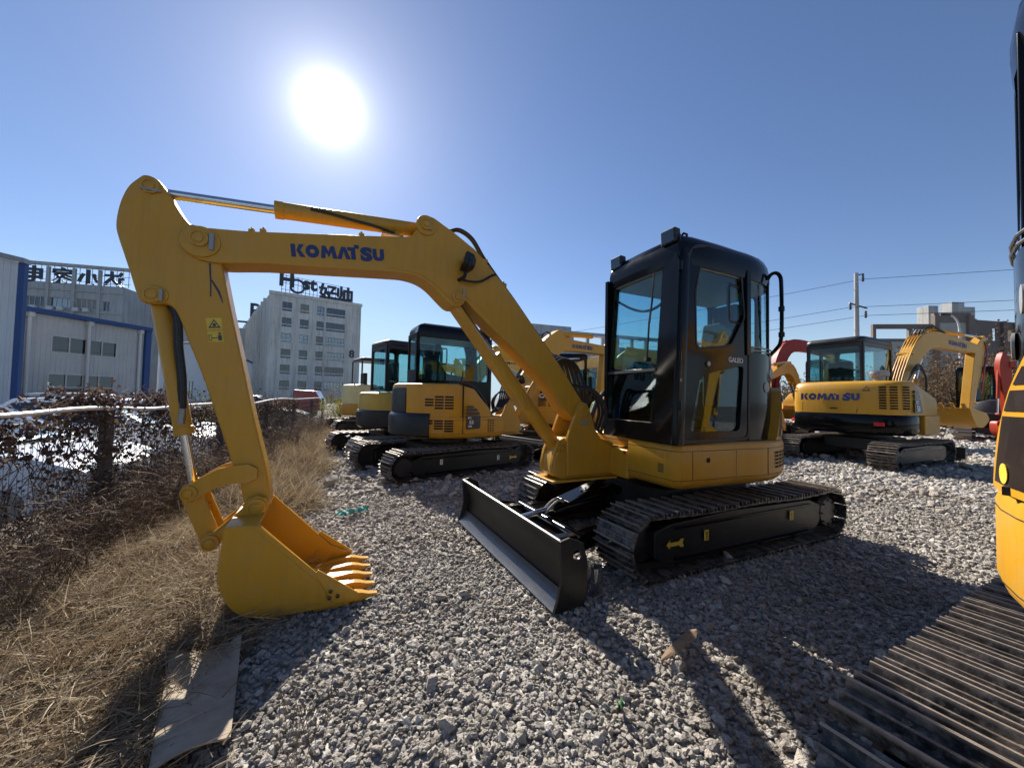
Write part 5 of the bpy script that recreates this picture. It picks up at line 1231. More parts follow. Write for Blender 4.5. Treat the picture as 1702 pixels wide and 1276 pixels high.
# ------------------------------------------------------------------ the other machines of the yard
m2 = pc55('yellow excavator with big side grille parked behind the front boom', (-1.2, 7.02, .0), R(40.6), 6, .69, upper=-10)
m3 = pc55('yellow excavator cut off by the right edge, its steel track in the foreground', (2.188, .583, .07), R(28), 0, .83, rail=False, ts=.33, vents=False)
for ch in m3.children:
    if ch.name.split('.')[0] in ('deck_skirt', 'corner_bumper'): ch.scale = (.965, .965, 1)
    if ch.name.split('.')[0] == 'corner_fin': ch.scale = (.985, .985, 1)
def limb(pts, hs):
    """outline polygon of a beam along a polyline; hs = half depths"""
    P = [Vector(p) for p in pts]; up, lo = [], []
    for i, p in enumerate(P):
        t = (P[min(i + 1, len(P) - 1)] - P[max(i - 1, 0)]).normalized(); n = Vector((-t.y, t.x)); up.append(p + n * hs[i]); lo.append(p - n * hs[i])
    return [(q.x, q.y) for q in up] + [(q.x, q.y) for q in lo[::-1]]
def smooth_open(pts, hs, n=4):
    q = catmull([(p[0], p[1], h) for p, h in zip(pts, hs)], n); return [(v.x, v.y) for v in q], [v.z for v in q]
def gbucket(root, px, pz, ang, mat, w=.32, T=None):
    """bucket hung at (px, pz); ang turns it"""
    M4 = (T or Matrix.Identity(4)) @ Matrix.Translation((px, 0, pz)) @ Matrix.Rotation(R(-ang), 4, 'Y')
    prof = [(-.02, -.05), (.14, -.05), (.17, -.20), (.15, -.36), (.06, -.48), (-.08, -.55), (-.36, -.55), (-.50, -.53)]
    q = catmull([(a, b, 0) for a, b in prof], 3); prof = [(v.x, v.y) for v in q]
    g = G(M4); g.loft([[(a, y, b) for a, b in prof] + [(a * .93 - .01, y, b * .94 + .01) for a, b in prof[::-1]] for y in (-w, w)]); b = obj('bucket', g, mat, root)
    for sy in (-1, 1):
        g = G(M4); g.prism(prof + [(-.42, -.42)], sy * (w - .001), sy * (w + .016)); obj('bucket_side', g, mat, b)
        g = G(M4); g.prism([(-.05, -.06), (-.06, .05), (0, .08), (.06, .04), (.20, -.06), (.22, -.14), (.16, -.16)], sy * .10, sy * .125); obj('bucket_ear', g, mat, b)
    for k in range(4):
        y = -w + .06 + k * (2 * w - .12) / 3; g = G(M4); g.loft([[(x, y - .03, z0), (x, y + .03, z0), (x, y + .03, z1), (x, y - .03, z1)] for x, z0, z1 in ((-.44, -.57, -.51), (-.52, -.56, -.51), (-.64, -.545, -.535))]); obj('tooth', g, mat, b)
    return b
def gcab(root, x0, x1, y0, y1, z0, z1, mat='black', gl='glass', roof_over=.03, lean=.06, sill=.45, rnd=.06, canopy=False):
    """cab box: four framed walls with panes, roof with rounded edge, seat"""
    P = [(x1, y0), (x1, y1), (x0, y1), (x0, y0)]
    nm = ['front_frame', 'left_frame', 'rear_frame', 'right_frame']
    H = z1 - z0
    for i in range(4):
        A, B = P[i], P[(i + 1) % 4]; A3, B3 = Vector((A[0], A[1], z0)), Vector((B[0], B[1], z0)); u = (B3 - A3).normalized(); W = (B3 - A3).length
        if canopy:
            continue
        s = sill if i != 0 else .12
        hol = rounded([(.06, s), (W - .06, s), (W - .07, H - .10), (.07, H - .10)], rnd)
        holes = [hol]
        if i == 1: holes = [rounded([(.06, s + .06), (W * .52, s + .06), (W * .52, H - .10), (.07, H - .10)], rnd), rounded([(W * .60, s + .06), (W - .06, s + .06), (W - .07, H - .10), (W * .60, H - .10)], rnd)]
        g = G(); g.panel([(0, 0), (W, 0), (W, H), (0, H)], holes, (A3, u, (0, 0, 1)), .035); o = obj(nm[i], g, mat, root, .008)
        nv = u.cross(Vector((0, 0, 1)))
        for h_ in holes: g = G(); g.panel(h_, [], (A3 - nv * .018, u, (0, 0, 1)), .003); obj('window_pane', g, gl, o, ang=0)
    if canopy:
        for x, y in P: g = G(); g.cyl((x, y, z0), (x, y, z1), .028, 8); obj('canopy_post', g, mat, root)
    rp = rounded([(x1 + roof_over, y0 - .02), (x1 + roof_over, y1 + .02), (x0 - roof_over, y1 + .02), (x0 - roof_over, y0 - .02)], .14, 4); cx, cy = (x0 + x1) / 2, (y0 + y1) / 2
    rr = lambda k, z: [(cx + (x - cx) * k, cy + (y - cy) * k, z) for x, y in rp]
    g = G(); g.loft([rr(.98, z1 - .02), rr(1.0, z1 + .02), rr(.99, z1 + .06), rr(.93, z1 + .10), rr(.6, z1 + .125)]); obj('cab_roof', g, mat, root, ang=50)
    g = G(); sx = x0 + (x1 - x0) * .38; g.cbox((sx, cy, z0 + .42), (.44, .44, .14)); g.cbox((sx - .24, cy, z0 + .78), (.12, .42, .62)); obj('seat', g, 'seat', root, .03)
    g = G(); g.cbox((sx + .08, y0 + .14, z0 + .45), (.45, .12, .4)); g.cbox((sx + .08, y1 - .14, z0 + .45), (.45, .12, .4)); obj('console', g, 'seat', root, .02)
def gex(label, loc, yaw, mat, boom, arm, bucket, cwmat=None, cab=(-.35, .95, .0, .88, .95, 2.45), cabmat='black', swing=0.0, gl='glass', canopy=False, ty=.70, hood=None, hz=1.50, seat_only=False, group='excavators parked further back', tail=.98, text=None, boommat=None, trackmat=None):
    root = thing('excavator', label, 'excavator', loc, yaw, group)
    for o in (1, -1): build_track(root, o * ty, o, shoes=False)
    g = G(); g.box((-.62, -.45, .27), (.62, .45, .50)); obj('undercarriage_frame', g, 'blackm', root, .02)
    g = G(); g.cyl((0, 0, .49), (0, 0, .64), .42, 24); obj('swing_ring', g, 'blackm', root)
    D = [(.85, .88), (.4, .91)] + [(x, y * .93) for x, y in arc(0, 0, tail, 70, 290, 18)] + [(.4, -.91), (.85, -.88)]
    rg = lambda k, z: [(x * k, y * k, z) for x, y in D]
    g = G(); g.loft([rg(.93, .62), rg(.99, .66), rg(1.0, .70), rg(1.0, .93), rg(.97, .96)]); obj('deck_skirt', g, mat, root, 0, 30)
    cw = cwmat or mat
    A = [(x, y * .93) for x, y in arc(0, 0, tail + .02, 118, 242, 16)]
    g = G(); g.loft([[(x * k, y * k, z) for x, y in A] + [(-.30, -.80, z), (-.30, .80, z)] for k, z in ((.93, .60), (.99, .64), (1.0, .70), (1.0, .94), (.97, .98))]); obj('counterweight', g, cw, root, 0, 35)
    HP = [(x, y * .93) for x, y in arc(0, 0, tail - .02, 120, 262, 18)] + [(.45, -.86), (.52, -.80), (.52, -.08), (-.40, -.08), (-.40, .72)]
    ht = lambda x, y: hz - (max(0, x + .0) / .55) ** 2 * (hz - 1.05) - max(0, y - .2) * .35
    hr = lambda k, f, dz=0: [((x + .1) * k - .1, y * k, .95 * (1 - f) + ht(x, y) * f + dz) for x, y in HP]
    g = G(); g.loft([hr(1, 0, .01), hr(1, .85), hr(.98, .95), hr(.92, 1.0), hr(.5, 1, .02)]); hd = obj('engine_hood', g, hood or mat, root, 0, 42)
    for z in (1.10, 1.15, 1.20, 1.25, 1.30):
        for x in (-.32, -.06): g = G(); g.box((x, -.885, z), (x + .2, -.868, z + .022)); obj('grille_slot', g, 'gap', hd, ang=0)
    gcab(root, *cab, mat=cabmat, gl=gl, canopy=canopy)
    # front gear
    T = Matrix.Translation((.8, 0, 0)) @ Matrix.Rotation(R(swing), 4, 'Z') @ Matrix.Translation((-.8, 0, 0))
    bm_ = boommat or mat
    g = G(T); g.prism([(.60, .60), (1.40, .60), (1.42, .85), (1.33, 1.22), (1.24, 1.26), (1.14, 1.20), (1.05, .95), (.60, .88)], -.13, .13); obj('swing_post', g, bm_, root, .02)
    p, h = smooth_open([(b[0], b[1]) for b in boom], [b[2] for b in boom]); g = G(T); g.prism(limb(p, h), -.105, .105); bo = obj('boom', g, bm_, root, .012)
    p2, h2 = smooth_open([(b[0], b[1]) for b in arm], [b[2] for b in arm]); g = G(T); g.prism(limb(p2, h2), -.08, .08); ar = obj('arm', g, bm_, root, .012)
    V = lambda x, z, y=0: T @ Vector((x, y, z))
    mid = boom[len(boom) // 2]
    cylinder_pair(root, 'boom_cylinder', V(1.40, .86), V(boom[1][0] * .45 + mid[0] * .55 + .08, boom[1][1] * .45 + mid[1] * .55 - .17), .6, .058, .03, .05, .06, bm_)
    cylinder_pair(root, 'arm_cylinder', V(mid[0], mid[1] + mid[2] + .06), V(arm[0][0], arm[0][1]), .6, .048, .026, .04, .05, bm_)
    e = arm[-1]; cylinder_pair(root, 'bucket_cylinder', V(arm[1][0] + .12, arm[1][1] - .05), V(e[0] + .30, e[1] + .20), .65, .042, .022, .036, .045, bm_)
    gbucket(root, e[0], e[1], bucket, bm_, T=T)
    for k in range(3):
        g = G(); g.tube([V(*q) for q in ((.9, 1.0, -.1 - .05 * k), (1.0, 1.35, -.14 - .05 * k), (1.15, 1.6, -.12 - .04 * k), (1.35, 1.62, -.10 - .03 * k), (boom[1][0], boom[1][1] + .1, -.08))], .016, 6); obj('hydraulic_hose', g, 'rubber', root)
    if text:
        s, h_, x, z, dx, dz, sy, mt = text
        for sd in (1, -1):
            q = place(text_g(s, h_, .002, .02), (x, sd * .107, z), (-sd * dx, 0, -sd * dz), (0, 0, 1)); q.v = [tuple(T @ Vector(w)) for w in q.v]; obj('lettering', q, mt, bo, ang=0)
    return root, hd, bo, T
B0 = [(1.26, 1.18, .07), (1.70, 1.72, .15), (2.35, 2.35, .19), (2.95, 2.42, .16), (4.0, 2.22, .09)]
A0 = [(4.22, 2.46, .06), (4.10, 2.12, .17), (3.95, 1.5, .13), (3.72, .60, .06)]
# --- two more in the left row
gex('green-tinted cab excavator behind the side grille machine, third from the front boom', (-2.45, 8.75, 0), R(40), 'lime', [(x, z + .0, h) for x, z, h in B0], A0, 0, 'blackm', (-.45, .95, -.05, .88, .95, 2.42), hood='lime', hz=1.35, cabmat='blackm', swing=-10)
r, hd, bo, T = gex('pale yellow excavator with rounded cream hood at the far end of the row', (-4.95, 13.6, 0), R(38), 'yellow_old', B0, A0, 0, None, (-.5, .75, -.5, .6, .95, 2.45), hood='cream', hz=1.62, cabmat='blackm', canopy=True)
g = G(); g.prism([(-.42, -.5), (-.30, -.42), (-.12, -.5)], .0, .004, 'xy')
# --- behind the front boom
r, hd, bo, T = gex('old yellow excavator with raised lettered boom behind the front swing post', (2.3, 13.2, .03), R(196), 'yellow_pale', [(1.26, 1.18, .10), (1.7, 1.9, .17), (2.2, 2.35, .20), (2.9, 2.45, .17), (4.0, 2.35, .10)], A0, 0, None, swing=-8, hz=1.6)
letters(bo, 'YANMAR', .11, T @ Vector((2.55, .107, 2.40)), (-math.cos(R(-8)), -math.sin(R(-8)), .02), (0, 0, 1), 'sticker', .003, .02)
r, hd, bo, T = gex('yellow excavator with a black and white badge on its hood behind the boom foot', (1.12, 10.75, .0), R(-8), 'yellow_old', [(1.26, 1.18, .08), (1.6, 1.9, .15), (2.1, 2.5, .18), (2.8, 2.5, .15), (3.8, 2.2, .09)], [(4.0, 2.45, .06), (3.9, 2.12, .16), (3.8, 1.5, .12), (3.6, .65, .06)], 0, 'yellow_old', swing=12, hz=1.62)
nn = Vector((math.cos(R(118)), math.sin(R(118)), 0))
deco(hd, 'badge', [(-.13, -.12), (.13, -.12), (.13, .12), (-.13, .12)], ((-.15, -.892, 1.36), (1, 0, 0), (0, 0, 1)), 'sticker', .012)
letters(hd, 'CAT', .10, (-.15, -.910, 1.36), (1, 0, 0), (0, 0, 1), 'stwhite', .003, .03)
gex('pale cream excavator with light hood behind the cab of the front machine', (4.7, 12.6, .10), R(205), 'cream', [(1.26, 1.18, .08), (1.7, 1.75, .15), (2.3, 2.2, .18), (2.9, 2.25, .15), (3.9, 2.0, .09)], [(4.1, 2.25, .06), (4.0, 1.95, .16), (3.9, 1.4, .12), (3.7, .6, .06)], 0, 'blackm', hz=1.72, swing=12, hood='grey')
# --- right-hand group
gex('red excavator with arched boom behind the lettered counterweight', (7.75, 13.2, .15), R(12), 'red', [(1.26, 1.18, .10), (1.50, 2.1, .19), (1.95, 3.05, .23), (2.7, 3.2, .20), (3.9, 2.95, .11)], [(4.15, 3.2, .06), (4.0, 2.85, .18), (3.85, 2.0, .14), (3.6, .9, .06)], 0, 'blackm', swing=0)
gex('muddy yellow excavator holding its bucket up beside the red boom', (10.3, 13.0, .15), R(214), 'yellow_old', [(1.26, 1.18, .08), (1.7, 1.7, .15), (2.2, 2.15, .18), (2.8, 2.15, .15), (3.6, 1.9, .09)], [(3.8, 2.2, .06), (3.75, 1.9, .16), (3.7, 1.55, .12), (3.6, 1.1, .06)], 20, 'blackm')
gex('dark excavator parked behind the bucket of the lettered machine', (16.6, 13.2, .15), R(38), 'dkblue', [(1.26, 1.18, .08), (1.7, 1.7, .15), (2.2, 2.15, .18), (2.8, 2.15, .15), (3.8, 1.9, .09)], [(3.95, 2.15, .06), (3.9, 1.85, .16), (3.8, 1.3, .12), (3.6, .6, .06)], 0, 'blackm', hz=1.4)
gex('orange excavator with upright arm at the far right of the yard', (18.85, 11.9, .15), R(178), 'orange', [(1.26, 1.18, .08), (1.7, 1.75, .15), (2.2, 2.3, .18), (2.7, 2.45, .15), (3.4, 2.5, .09)], [(3.52, 2.85, .06), (3.5, 2.45, .17), (3.45, 1.6, .13), (3.38, .75, .06)], 0, 'blackm', hz=1.4)

# --- the lettered machine at the right, seen from behind
def pc56(label, loc, yaw):
    root = thing('excavator', label, 'excavator', loc, yaw)
    for o in (1, -1): build_track(root, o * .74, o)
    g = G(); g.box((-.62, -.45, .27), (.62, .45, .50)); obj('undercarriage_frame', g, 'blackm', root, .02)
    g = G(); g.cyl((0, 0, .49), (0, 0, .62), .42, 24); obj('swing_ring', g, 'blackm', root)
    g = G(); g.cyl((1.30, -.4, .2), (1.30, .4, .2), .05, 12); g.prism([(1.85, .02), (1.92, .1), (1.90, .3), (1.86, .3), (1.86, .1)], -.95, .95); g.box((.6, -.45, .2), (1.88, -.36, .3)); g.box((.6, .36, .2), (1.88, .45, .3)); obj('dozer_blade', g, 'blackm', root, .004)
    RE = [(-.55, .955), (-.85, .90), (-.98, .78), (-1.04, .5), (-1.07, .15), (-1.07, -.2), (-1.04, -.55), (-.98, -.80), (-.85, -.93), (-.55, -.975)]
    pl = lambda ex: catmull([(x, y, 0) for x, y in RE], 3)
    rgp = [(v.x, v.y) for v in pl(0)]
    g = G(); g.loft([[(x * k, y * k, z) for x, y in rgp] + [(-.2, -.9 * k, z), (-.2, .88 * k, z)] for k, z in ((.93, .60), (.985, .64), (1.0, .69), (1.0, .93), (.985, .965), (.95, .975))]); cw = obj('counterweight', g, 'black', root, 0, 32)
    for y, a in ((.86, 28), (-.60, -8)):
        d = Vector((-math.cos(R(a)), math.sin(R(a)), 0)); u = Vector((0, 0, 1)).cross(d) * 1.0
        o = Vector((-.905 if y > 0 else -1.04, y, .80)) + d * .012
        g = G(); g.panel([(-.075, -.035), (.075, -.035), (.075, .035), (-.075, .035)], [], (o, u, (0, 0, 1)), .02); obj('rear_reflector', g, 'redlens', cw, .003)
    HPt = rgp + [(.42, -.955), (.56, -.88), (.58, -.20), (-.22, -.20), (-.22, .90)]
    ht = lambda x: 1.60 - (max(0, x + .05) / .63) ** 2.2 * .50
    hr = lambda k, f, dz=0: [((x + .2) * k - .2, y * k, .975 * (1 - f) + ht(x) * f + dz) for x, y in HPt]
    g = G(); g.loft([hr(.985, 0), hr(.995, .3), hr(.985, .72), hr(.965, .90), hr(.93, .97), hr(.88, 1.0), hr(.5, 1.0, .02)]); hd = obj('engine_hood', g, 'yellow', root, 0, 40)
    g = G(); g.prism([(-.25, -.975), (.50, -.955), (.78, -.80), (.80, .85), (-.2, .9)], .62, .97, 'xy'); obj('deck_skirt', g, 'yellow_old', root, .02)
    g = G(); g.add([(-1.0625, -.275, 1.0), (-1.0625, -.285, 1.0), (-1.02, -.335, 1.50), (-1.02, -.325, 1.50)], [(0, 1, 2, 3), (3, 2, 1, 0)]); obj('panel_seam', g, 'gap', hd, ang=0)
    g = G(); g.add([(-.995, .655, 1.0), (-.995, .645, 1.0), (-.955, .645, 1.52), (-.955, .655, 1.52)], [(0, 1, 2, 3), (3, 2, 1, 0)]); obj('panel_seam', g, 'gap', hd, ang=0, loc=(-.03, 0, 0))
    k = place(komatsu_g(.135, .004), (-1.062, .165, 1.30), (.0, -1, 0), (.07, 0, 1), .98); obj('wordmark', k, 'logo', hd, ang=0)
    g = G(); g.box((-1.075, .02, 1.06), (-1.05, .14, 1.085)); obj('hood_latch', g, 'gap', hd)
    for (y, sy) in ((.80, 1), (-.42, -1)):
        g = G(); t = [(-.06, -.05), (.06, -.05), (0, .05)]; g.panel(t, [[(p[0] * .7, p[1] * .7) for p in t]], ((-1.048 if sy < 0 else -.955, y, 1.46), (0, -1, 0), (.1, 0, 1)), .003); obj('warning_symbol', g, 'sticker', hd, ang=0)
    # grille on the rear right corner, three columns, following the curve
    for z in [1.08 + .048 * i for i in range(9)]:
        for a0, b0 in (((-1.032, -.60), (-1.012, -.70)), ((-1.0, -.735), (-.95, -.83)), ((-.92, -.865), (-.81, -.925))):
            kk = .995 - (z - 1.08) * .03
            P0, P1 = Vector((a0[0] * kk, a0[1] * kk, z)), Vector((b0[0] * kk, b0[1] * kk, z)); nv = Vector((P1.y - P0.y, -(P1.x - P0.x), 0)).normalized(); nv = nv if nv.x < 0 or nv.y < 0 else -nv
            u = (P1 - P0); g = G(); P0 = P0 + nv * (.034 if a0[0] > -.95 else .020)
            g.add([P0, P0 + u, P0 + u + Vector((0, 0, .026)), P0 + Vector((0, 0, .026))], [(0, 1, 2, 3), (3, 2, 1, 0)]); obj('grille_slot', g, 'gap', hd, ang=0)
    fr = ((0, -.968, 0), (1, 0, 0), (0, 0, 1))
    deco(hd, 'model_sticker', [(-.72, 1.02), (-.38, 1.02), (-.46, 1.27), (-.72, 1.27)], fr, 'sticker', .012); deco(hd, 'sticker_stripe', [(-.72, 1.285), (-.47, 1.285), (-.51, 1.36), (-.72, 1.36)], fr, 'sticker', .012); deco(hd, 'sticker_stripe', [(-.72, 1.375), (-.515, 1.375), (-.56, 1.43), (-.72, 1.43)], fr, 'sticker', .012)
    letters(hd, 'PC', .06, (-.63, -.985, 1.21), (1, 0, 0), (0, 0, 1), 'stwhite', .003, .03); letters(hd, '56', .10, (-.58, -.985, 1.10), (1, 0, 0), (0, 0, 1), 'stwhite', .003, .04)
    g = G(); g.cyl((-.52, -.42, 1.55), (-.52, -.42, 1.70), .09, 18); g.lathe([(.15, 0), (.16, .03), (.15, .09), (.09, .12), (.02, .125)], (-.52, -.42, 1.70), (0, 0, 1), 22); obj('air_intake', g, 'steel', hd)
    gcab(root, -.34, 1.0, -.12, .90, .98, 2.46, 'blackm', 'glass', .05, sill=.64)
    T = Matrix.Translation((.8, -.1, 0)) @ Matrix.Rotation(R(-9), 4, 'Z') @ Matrix.Translation((-.8, 0, 0))
    bm = [(1.05, 1.25, .09), (1.35, 1.85, .17), (1.75, 2.42, .20), (2.25, 2.66, .19), (3.1, 2.62, .16), (3.95, 2.55, .11)]
    am = [(4.35, 2.86, .06), (4.12, 2.50, .18), (3.92, 1.9, .14), (3.68, 1.02, .08)]
    g = G(T); g.prism([(.60, .60), (1.40, .60), (1.42, .85), (1.25, 1.26), (1.14, 1.34), (.98, 1.28), (.9, .95), (.60, .88)], -.13, .13); obj('swing_post', g, 'yellow_old', root, .02)
    p, h = smooth_open([(b[0], b[1]) for b in bm], [b[2] for b in bm]); g = G(T); g.prism(limb(p, h), -.105, .105); bo = obj('boom', g, 'yellow', root, .012)
    p, h = smooth_open([(b[0], b[1]) for b in am], [b[2] for b in am]); g = G(T); g.prism(limb(p, h), -.085, .085); ar = obj('arm', g, 'yellow', root, .012)
    V = lambda x, z, y=0: T @ Vector((x, y, z))
    for k in range(5):
        y = -.10 + .05 * k; g = G(); g.tube(catmull([V(.93, 1.30, y), V(1.19, 1.93, y), V(1.60, 2.56, y), V(1.78, 2.72, y), V(2.1, 2.88, y)], 4), .014, 8); obj('steel_line', g, 'yellow', bo)
    for q in ((.97, 1.36), (1.42, 2.30)): g = G(); g.cbox(V(q[0], q[1]), (.05, .28, .04), Matrix.Rotation(R(-60), 3, 'Y')); obj('line_clamp', g, 'yellow', bo, .005)
    for k in range(4):
        y = -.09 + .06 * k; g = G(); g.tube(catmull([V(1.75, 2.66, y), V(1.95, 2.90, y), V(2.3, 2.95, y), V(2.7, 2.84, y)], 4), .016, 6); obj('hydraulic_hose', g, 'rubber', bo)
    cylinder_pair(root, 'boom_cylinder', V(1.38, .86), V(2.0, 2.30), .6, .06, .032, .05, .06, 'yellow_old')
    cylinder_pair(root, 'arm_cylinder', V(2.35, 2.92), V(4.35, 2.86), .6, .05, .027, .04, .05, 'yellow')
    cylinder_pair(root, 'bucket_cylinder', V(4.32, 2.35), V(4.0, 1.25), .65, .044, .023, .036, .045, 'yellow')
    g = G(); g.tube(catmull([V(4.28, 2.75, -.09), V(4.34, 2.5, -.10), V(4.2, 2.1, -.11), V(4.16, 1.8, -.10), V(4.1, 1.5, -.09)], 5), .02, 6); obj('hose', g, 'redcar', ar)
    for k in range(3): g = G(); g.tube(catmull([V(.9, 1.1, -.16 - .04 * k), V(1.1, 1.7, -.2), V(1.45, 1.95 + .05 * k, -.2), V(1.75, 1.8, -.18), V(1.8, 1.4, -.16)], 5), .018, 6); obj('hydraulic_hose', g, 'rubber', root)
    gbucket(root, 3.68, 1.02, -55, 'yellow', .34, T)
    for sd in (1, -1):
        q = place(komatsu_g(.10, .003), (3.15, sd * .106, 2.61), (-sd, 0, sd * .08), (.0, 0, 1), .93); q.v = [tuple(T @ Vector(w)) for w in q.v]; obj('wordmark', q, 'logo', bo, ang=0)
    return root
pc56('yellow excavator with a black counterweight seen from behind, at the right of the yard', (7.38, 8.06, .15), R(27))
# ------------------------------------------------------------------ buildings
random.seed(21)
def mat_wall(name, lo, hi):
    """rendered wall with patchy paint and rain streaks"""
    t = NT(name); b = t.n('BsdfPrincipled'); t.l(b.outputs[0], t.out.inputs[0])
    c = t.ramp(t.noise(.25, 8, .7), [(.3, lo), (.7, hi)])
    tc = t.n('TexCoord'); mp = t.n('Mapping'); mp.inputs['Scale'].default_value = (1.6, 1.6, .10); t.l(tc.outputs['Object'], mp.inputs[0])
    st = t.ramp(t.noise(1.4, 6, .7, vec=mp.outputs[0]), [(.34, g3(.70)), (.52, g3(1.0))])
    m = t.n('MixRGB', blend_type='MULTIPLY'); m.inputs[0].default_value = 1; t.l(c, m.inputs[1]); t.l(st, m.inputs[2]); t.l(m.outputs[0], b.inputs['Base Color']); b.inputs['Roughness'].default_value = .9
    return t.m
M['concrete'] = mat_wall('pale_rendered_wall', (.62, .60, .54), (.74, .72, .655))
M['sheetmetal'] = mat_noise('corrugated_grey_sheet', [(.3, (.46, .46, .445)), (.7, (.56, .56, .54))], .4, .6, .002)
M['sheetlight'] = mat_noise('corrugated_white_sheet', [(.3, (.64, .64, .63)), (.7, (.74, .74, .73))], .4, .6, .002)
M['bluetrim'] = plain('blue_trim', (.03, .075, .22), .6)
M['frame'] = plain('white_window_frame', (.62, .62, .60), .5)
M['framed'] = plain('grey_window_frame', (.22, .22, .22), .5)
M['signdark'] = plain('dark_sign_letters', (.045, .05, .06), .5)
M['brownwall'] = mat_noise('brown_concrete', [(.3, (.17, .13, .105)), (.7, (.25, .195, .16))], .3, .9, .01)
M['tan'] = mat_noise('tan_infill_wall', [(.3, (.40, .38, .33)), (.7, (.50, .48, .42))], .3, .9, .01)
M['greyb'] = mat_wall('grey_block', (.40, .40, .385), (.50, .50, .485))
UP = Vector((0, 0, 1))
def wall_with_windows(root, name, A, B, z0, z1, wins, mat, th=.35, mull=2, frame='frame', inset=.18, panes=('bldglass', 'bldglass', 'bldglass', 'bldglass2', 'curtain')):
    """wall from A to B (seen with A on the left); wins: (u0, u1, za, zb, mullions). Panes sit back in the openings."""
    A, B = Vector((A[0], A[1], 0)), Vector((B[0], B[1], 0)); u = (B - A).normalized(); W = (B - A).length; n = u.cross(UP)
    holes = [[(a, c), (b, c), (b, d), (a, d)] for a, b, c, d, m in wins]
    g = G(); g.panel([(0, z0), (W, z0), (W, z1), (0, z1)], holes, (A, u, UP), th); w = obj(name, g, mat, root)
    for a, b, c, d, m in wins:
        g = G(); g.panel([(a - .01, c - .01), (b + .01, c - .01), (b + .01, d + .01), (a - .01, d + .01)], [], (A - n * inset, u, UP), .05); p = obj('window', g, random.choice(panes), root, ang=0)
        f = .05 + .012 * (d - c); mw, mh = m
        hs = [[(a + f + (b - a - f) / mw * i, c + f + (d - c - f) / mh * j), (a + (b - a - f) / mw * (i + 1), c + f + (d - c - f) / mh * j), (a + (b - a - f) / mw * (i + 1), c + (d - c - f) / mh * (j + 1)), (a + f + (b - a - f) / mw * i, c + (d - c - f) / mh * (j + 1))] for i in range(mw) for j in range(mh)]
        g = G(); g.panel([(a, c), (b, c), (b, d), (a, d)], hs, (A - n * (inset - .07), u, UP), .07); obj('window_frame', g, frame, p, ang=0)
    return w, A, u, n, W
def plainwall(root, A, B, z0, z1, mat, name='wall', th=.3):
    A, B = Vector((A[0], A[1], 0)), Vector((B[0], B[1], 0)); u = (B - A).normalized(); g = G(); g.panel([(0, z0), ((B - A).length, z0), ((B - A).length, z1), (0, z1)], [], (A, u, UP), th); return obj(name, g, mat, root)
def corrugated(root, A, B, z0, ztop, wins, mat, pitch=.32, depth=.045, name='wall', inset=.05):
    """ribbed sheet wall: flat sheet with openings plus standing ribs"""
    w, A3, u, n, W = wall_with_windows(root, name, A, B, z0, min(ztop(0), ztop(1)), wins, mat, .12, inset=inset, panes=('bldglass',))
    g = G(); k = int(W / pitch)
    for i in range(k):
        x = (i + .5) * pitch; zt = ztop(x / W)
        segs = [(z0, zt)]
        for a, b, c, d, m in wins:
            if a - .06 < x < b + .06: segs = [q for s0, s1 in segs for q in ((s0, min(s1, c)), (max(s0, d), s1)) if q[1] - q[0] > .05]
        for s0, s1 in segs:
            p0 = A3 + u * (x - .05); p1 = A3 + u * (x + .05); q0 = A3 + u * (x - .025) + n * depth; q1 = A3 + u * (x + .025) + n * depth
            g.add([p0 + UP * s0, q0 + UP * s0, q1 + UP * s0, p1 + UP * s0, p0 + UP * s1, q0 + UP * s1, q1 + UP * s1, p1 + UP * s1], [(0, 1, 5, 4), (1, 2, 6, 5), (2, 3, 7, 6), (4, 5, 6, 7)])
    r = obj('ribs', g, mat, root, ang=0); r['kind'] = 'stuff'
    return w, A3, u, n, W
# --- near shed at the left edge (gable wall only partly in view)
sh = thing('shed', 'white corrugated shed with blue corner trim at the left edge', 'shed', (0, 0, -.3))
A, B = (-41.5, 20.0), (-30.9, 24.0)
w, A3, u, n, W = corrugated(sh, A, B, 0, lambda t: 9.3 + (1 - t) * 2.2, [(W_, W_ + 1.6, 5.6, 7.4, (2, 1)) for W_ in (8.0,)], 'sheetlight')
g = G(); g.panel([(0, 9.29), (W, 9.29), (W, 9.3), (0, 11.5)], [], (A3, u, UP), .12); obj('gable', g, 'sheetlight', sh)
g = G(); p0, p1 = A3 + u * W + UP * 9.35 + n * .06, A3 + UP * 11.55 + n * .06; g.loft([[p - n * .3, p + n * .25, p + n * .25 + UP * .30, p - n * .3 + UP * .30] for p in (p0 + u * .2, p1)]); obj('verge_trim', g, 'grey', sh)
g = G(); g.cbox(A3 + u * (W - .0) + UP * 4.7 + n * .0, (.3, .3, 9.4), Matrix.Rotation(math.atan2(u.y, u.x), 3, 'Z')); obj('corner_trim', g, 'bluetrim', sh)
plainwall(sh, B, (-49.0, 35.0), 0, 9.3, 'sheetlight', 'side_wall')
